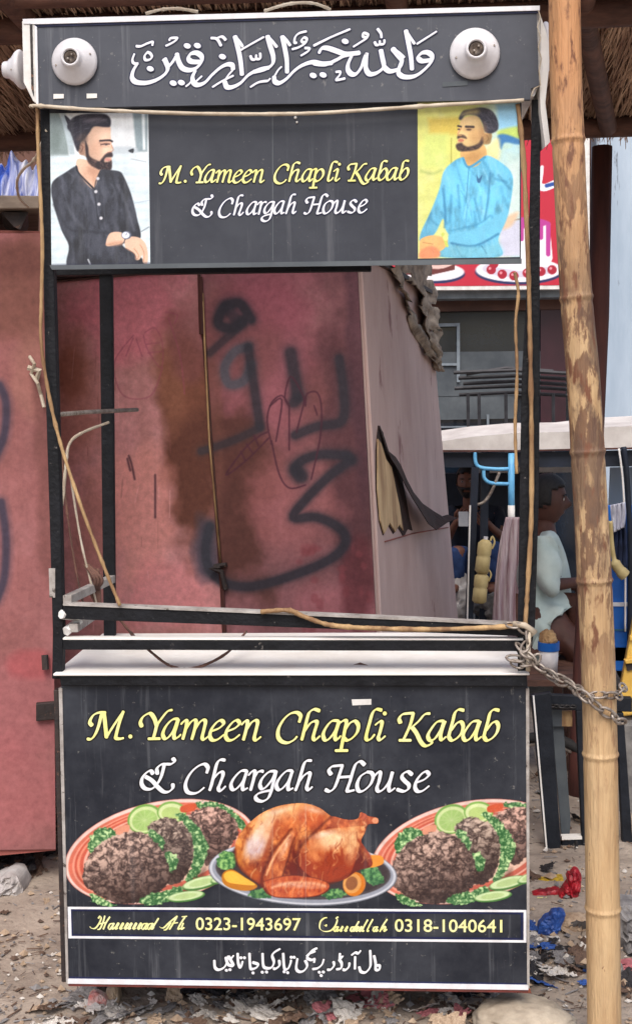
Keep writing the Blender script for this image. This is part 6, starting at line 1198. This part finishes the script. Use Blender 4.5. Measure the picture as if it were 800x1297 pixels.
b = MB(); b.box((x_-.35, Y2-.2, zt_-.04), (x_+.16, Y2+.2, zt_)); b.build('seat', M['darkwood'], st2)
for sx in (-.3, .1):
    for sy in (-.16, .16): b = MB(); b.box((x_+sx-.02, Y2+sy-.02, -.22), (x_+sx+.02, Y2+sy+.02, zt_-.041)); b.build('leg', M['darkwood'], st2)

# ================================================================== LITTER
def crumple(sx, sy, seed, amp=.02, n=13, fold=1.0):
    u = np.linspace(-.5, .5, n); U, V_ = np.meshgrid(u, u); nz = vnoise(U*1+20, V_+20, 3.2, seed, 3)-.5; n2 = np.abs(vnoise(U+40, V_+20, 5, seed+1, 3)-.5)
    edge = 1+.35*(vnoise(U*2+9, V_*2+9, 2, seed+2, 2)-.5); X = U*sx*edge+n2*.2*sx; Yv = V_*sy*edge+nz*.25*sy; Z = np.abs(nz)*amp*3+n2*amp*2.5*fold
    Z -= Z.min(); idx = np.arange(n*n).reshape(n, n); return np.stack([X, Yv, Z], -1).reshape(-1, 3), [(int(idx[i, j]), int(idx[i, j+1]), int(idx[i+1, j+1]), int(idx[i+1, j])) for i in range(n-1) for j in range(n-1) if not ((i in (0, n-2) or j in (0, n-2)) and rng.random() < .3)]
LM = {}
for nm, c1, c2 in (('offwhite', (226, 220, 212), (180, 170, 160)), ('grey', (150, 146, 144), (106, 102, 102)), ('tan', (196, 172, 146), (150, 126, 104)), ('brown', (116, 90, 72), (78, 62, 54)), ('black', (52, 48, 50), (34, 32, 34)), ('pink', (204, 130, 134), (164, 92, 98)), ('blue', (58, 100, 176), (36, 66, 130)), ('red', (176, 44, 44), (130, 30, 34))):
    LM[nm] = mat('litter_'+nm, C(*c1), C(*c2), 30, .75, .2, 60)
words = dict(offwhite='off white plastic scrap', grey='grey plastic scrap', tan='tan paper scrap', brown='brown dead leaf scrap', black='black plastic scrap', pink='pink wrapper scrap', blue='blue plastic scrap', red='red wrapper scrap')
protos = {}
def scrap(nm, x, y, s_, rz, dz=0.0, where='in the rubbish under the cart'):
    k = int(rng.integers(0, 4)); key = (nm, k)
    if key not in protos:
        v, f_ = crumple(1, 1, 200+hash(nm) % 1 + k*17+len(nm)*3, .12); me = bpy.data.meshes.new('litter_scrap'); me.from_pydata(v.tolist(), [], f_); me.materials.append(LM[nm]); protos[key] = me
    o = bpy.data.objects.new('litter_scrap', protos[key]); COL.objects.link(o); o.location = (x, y, ground(x, y)+dz-.004); o.rotation_euler = (rng.normal(0, .3), rng.normal(0, .3), rz); o.scale = (s_, s_*rng.uniform(.5, 1), s_*rng.uniform(.5, 1.1))
    o['label'] = 'crumpled '+words[nm]+' '+where; o['category'] = 'litter'; o['group'] = words[nm]+'s '+where; return o
def scatter(n, xr, yr, kinds, sr, where):
    for i in range(n):
        nm = random.choice(kinds); scrap(nm, random.uniform(*xr), random.uniform(*yr), random.uniform(*sr), random.uniform(0, 6.28), random.uniform(0, .012), where)
scatter(110, (-.72, .66), (.0, .2), ['offwhite']*6+['tan']*4+['grey']*3+['brown']*2+['pink'], (.03, .1), 'in the rubbish under the cart')
scatter(60, (-.6, .62), (.25, .5), ['black', 'black', 'black', 'brown'], (.08, .2), 'added as the shadow under the cart')  # black and brown scraps stand in for the shadow gap under the cart
scatter(60, (.6, 1.0), (.25, .68), ['grey']*3+['black']*3+['brown']*3+['offwhite']*2+['tan', 'blue'], (.03, .1), 'in the heap right of the cart')
scatter(12, (-1.3, -.6), (.1, .9), ['brown']*5+['tan']*4+['offwhite'], (.015, .05), 'on the dirt left of the cart')
scatter(40, (-1.3, -.62), (1.0, 1.6), ['black', 'black', 'brown', 'grey'], (.06, .18), 'added as the deep shade under the left kiosk')  # dark scraps laid down to make the deep shade below the kiosk
scatter(26, (.7, 1.5), (1.0, 2.2), ['brown', 'grey', 'tan', 'black'], (.03, .1), 'on the dirt behind the bamboo pole')
# pebbles, chips and twigs too many to count
b = MB()
for i in range(5200):
    x, y = random.uniform(-1.6, 1.6), random.choice([random.uniform(-.1, .6), random.uniform(0, 2.4)]); s_ = abs(random.gauss(0, .006))+.002; z = ground(x, y)
    if random.random() < .3:
        a = random.uniform(0, 6.28); L_ = random.uniform(.01, .05); b.tube([(x, y, z+.004), (x+math.cos(a)*L_, y+math.sin(a)*L_, z+.006)], random.uniform(.001, .0025), 4, mi=random.choice([1, 2]))
    else:
        c = Vector((x, y, z+s_*.3)); v = [c+Vector(d_)*s_*random.uniform(.6, 1.4) for d_ in ((1, 0, 0), (0, 1, 0), (-1, 0, 0), (0, -1, 0), (0, 0, .8), (0, 0, -.6))]
        b.add(v, [(0, 1, 4), (1, 2, 4), (2, 3, 4), (3, 0, 4), (1, 0, 5), (2, 1, 5), (3, 2, 5), (0, 3, 5)], random.choice([0, 0, 1, 2, 3]))
dbs = b.build('debris', [LM['tan'], LM['brown'], LM['grey'], LM['offwhite']], fix=False); dbs['kind'] = 'stuff'; dbs['label'] = 'pebbles, chips and twigs strewn over the dirt'; dbs['category'] = 'debris'
# single pieces
M['stone'] = mat('pale_stone', C(196, 182, 162), C(150, 136, 118), 9, .9, .5, 40)
lump(ptv(668, 1300, .0)+Vector((0, .03, 0)), (.125, .1, .05), 'stone', M['stone'], 'large pale beige stone at the foot of the cart', 'stone', 14, amp=.22)
lump(ptv(728, 1172, .68), (.055, .05, .035), 'stone', LM['tan'], 'tan stone beside the red snack packet', 'stone', 15, amp=.3)
b = MB(); fr = [ptv(x, y, .12) for x, y in ((659, 1262), (669, 1262), (674, 1282), (662, 1284))]; b.prism(fr, [v+Vector((0.01, .05, 0)) for v in fr]); M['brick'] = mat('brick', C(190, 104, 72), C(150, 80, 58), 20, .9, .4, 40); tag(b.build('brick_piece', M['brick'], bevel=.003), 'orange brick piece under the right corner of the cart', 'brick')
def packet(poly, Y, m, label, puff=.02, back=.03, mat2=None, name='snack_packet'):
    P = spline(poly, 5, True); c = P.mean(0); b = MB(); k = len(P); S_ = [1, .9, .78, .64, .5, .34, .16]; V = []
    for s_ in S_:
        Q = c+(P-c)*s_; cr = np.abs(vnoise(Q[:, 0]+40, Q[:, 1]+40, .16, int(c[0]), 3)-.5)*2; jx = (vnoise(Q[:, 0]+9, Q[:, 1]+70, .3, int(c[1]), 2)-.5)*3
        for q, cc, jj in zip(Q, cr, jx): V.append(ptv(q[0]+jj, q[1]+jj*.6, Y)+Vector((0, -puff*((1-s_)**.5*.7+(cc-.3)*.9), 0)))
    V.append(ptv(c[0], c[1], Y)+Vector((0, -puff*.8, 0))); n_ = len(S_); F = [(r_*k+i, r_*k+(i+1) % k, (r_+1)*k+(i+1) % k, (r_+1)*k+i) for r_ in range(n_-1) for i in range(k)]+[((n_-1)*k+i, (n_-1)*k+(i+1) % k, n_*k) for i in range(k)]
    nb = len(V); V += [v+Vector((0, back, 0)) for v in V[:k]]; F += [(i, (i+1) % k, nb+(i+1) % k, nb+i) for i in range(k)]+[tuple(nb+i for i in range(k))]
    b.add(V, F); return tag(b.build(name, m), label, 'packet')
foil = lambda n_, a, c_: mat(n_, C(*a), C(*c_), 25, .42, .5, 50, spec=.4)
packet([(679, 1117), (695, 1114), (712, 1112), (713, 1131), (695, 1130), (680, 1131)], 1.0, foil('yellow_foil', (206, 172, 50), (160, 130, 36)), 'dull yellow packet standing behind the red packet')
redf = foil('red_foil', (186, 30, 44), (120, 20, 32))
rpk = packet([(675, 1134), (690, 1130), (708, 1128), (712, 1140), (710, 1153), (694, 1154), (678, 1154)], .885, redf, 'flat red snack packet with pale lettering right of the cart', .015)
packet([(708, 1134), (716, 1122), (720, 1108), (728, 1103), (735, 1106), (736, 1120), (730, 1142), (720, 1157), (708, 1157), (706, 1146)], .86, redf, 'upright crumpled red packet with its neck twisted right of the cart', .03)
def pf_(px, py, h): p = at(px, py, .862); p = p.copy(); p[:, 1] -= h; return p
pn = Pen(pf_)
for s_ in ([(681, 1149), (681, 1137)], [(681, 1138), (686, 1138), (686, 1143), (681, 1143)], [(691, 1137), (691, 1149)], [(699, 1138), (695, 1143), (699, 1149), (703, 1143), (699, 1138)]): pn.stroke(s_, 2.6, 2.2, lift=.001)
pn.mb.build('lettering', M['letterpale'], rpk, fix=False)
packet([(682, 1172), (694, 1160), (708, 1154), (715, 1159), (709, 1178), (700, 1192), (690, 1196), (682, 1188)], .6, foil('blue_foil', (52, 96, 176), (34, 64, 130)), 'blue wrapper below the red packet right of the cart', .012)
packet([(684, 1194), (700, 1190), (709, 1192), (706, 1206), (694, 1205)], .56, LM['offwhite'], 'white torn packet corner below the blue wrapper', .012)
packet([(730, 1142), (736, 1150), (735, 1156), (728, 1157)], .84, LM['offwhite'], 'tiny white scrap packet at the right of the red packet', .008)
packet([(779, 1155), (800, 1148), (826, 1160), (830, 1205), (800, 1214), (780, 1204)], .5, LM['grey'], 'grey plastic bag lying right of the bamboo pole', .05, .08, name='plastic_bag')
packet([(782, 1228), (800, 1222), (822, 1230), (820, 1246), (796, 1250), (784, 1243)], .36, LM['pink'], 'pink wrapper lying right of the bamboo pole base', .02, .04)
packet([(0, 1112), (14, 1108), (26, 1118), (27, 1140), (8, 1146), (-10, 1144), (-16, 1122)], .9, M['sack'], 'grey white sack stuffed under the left kiosk', .05, .1, name='sack')
packet([(34, 1148), (44, 1143), (48, 1152), (38, 1158)], .84, LM['red'], 'small red scrap packet under the left kiosk', .01)
packet([(72, 1150), (82, 1149), (84, 1160), (74, 1161)], .83, LM['blue'], 'small blue scrap packet beside the cart edge', .01)
packet([(112, 1262), (122, 1258), (134, 1266), (132, 1290), (122, 1296), (112, 1284)], .14, foil('red_white_foil', (214, 110, 100), (226, 206, 198)), 'red and white packet standing under the left cart corner', .015, .02)
packet([(134, 1254), (148, 1252), (150, 1292), (134, 1292)], .17, LM['tan'], 'beige folded carton under the left cart corner', .02, .04, name='carton')
b = MB(); g0 = [(672, 1232), (686, 1227), (720, 1236), (745, 1240), (742, 1246), (720, 1249), (690, 1244), (680, 1240)]
V = []
for i, (x, y) in enumerate(g0):
    Yg = .42+(1245-y)*.011; V.append(Vector(at(x, y, Yg)))
for dz_, nm_ in ((0, 0),):
    b.prism([v+Vector((0, 0, .004)) for v in V], [v-Vector((0, 0, .002)) for v in V])
tag(b.build('paper_sheet', LM['offwhite']), 'white paper sheets lying flat right of the cart', 'paper')
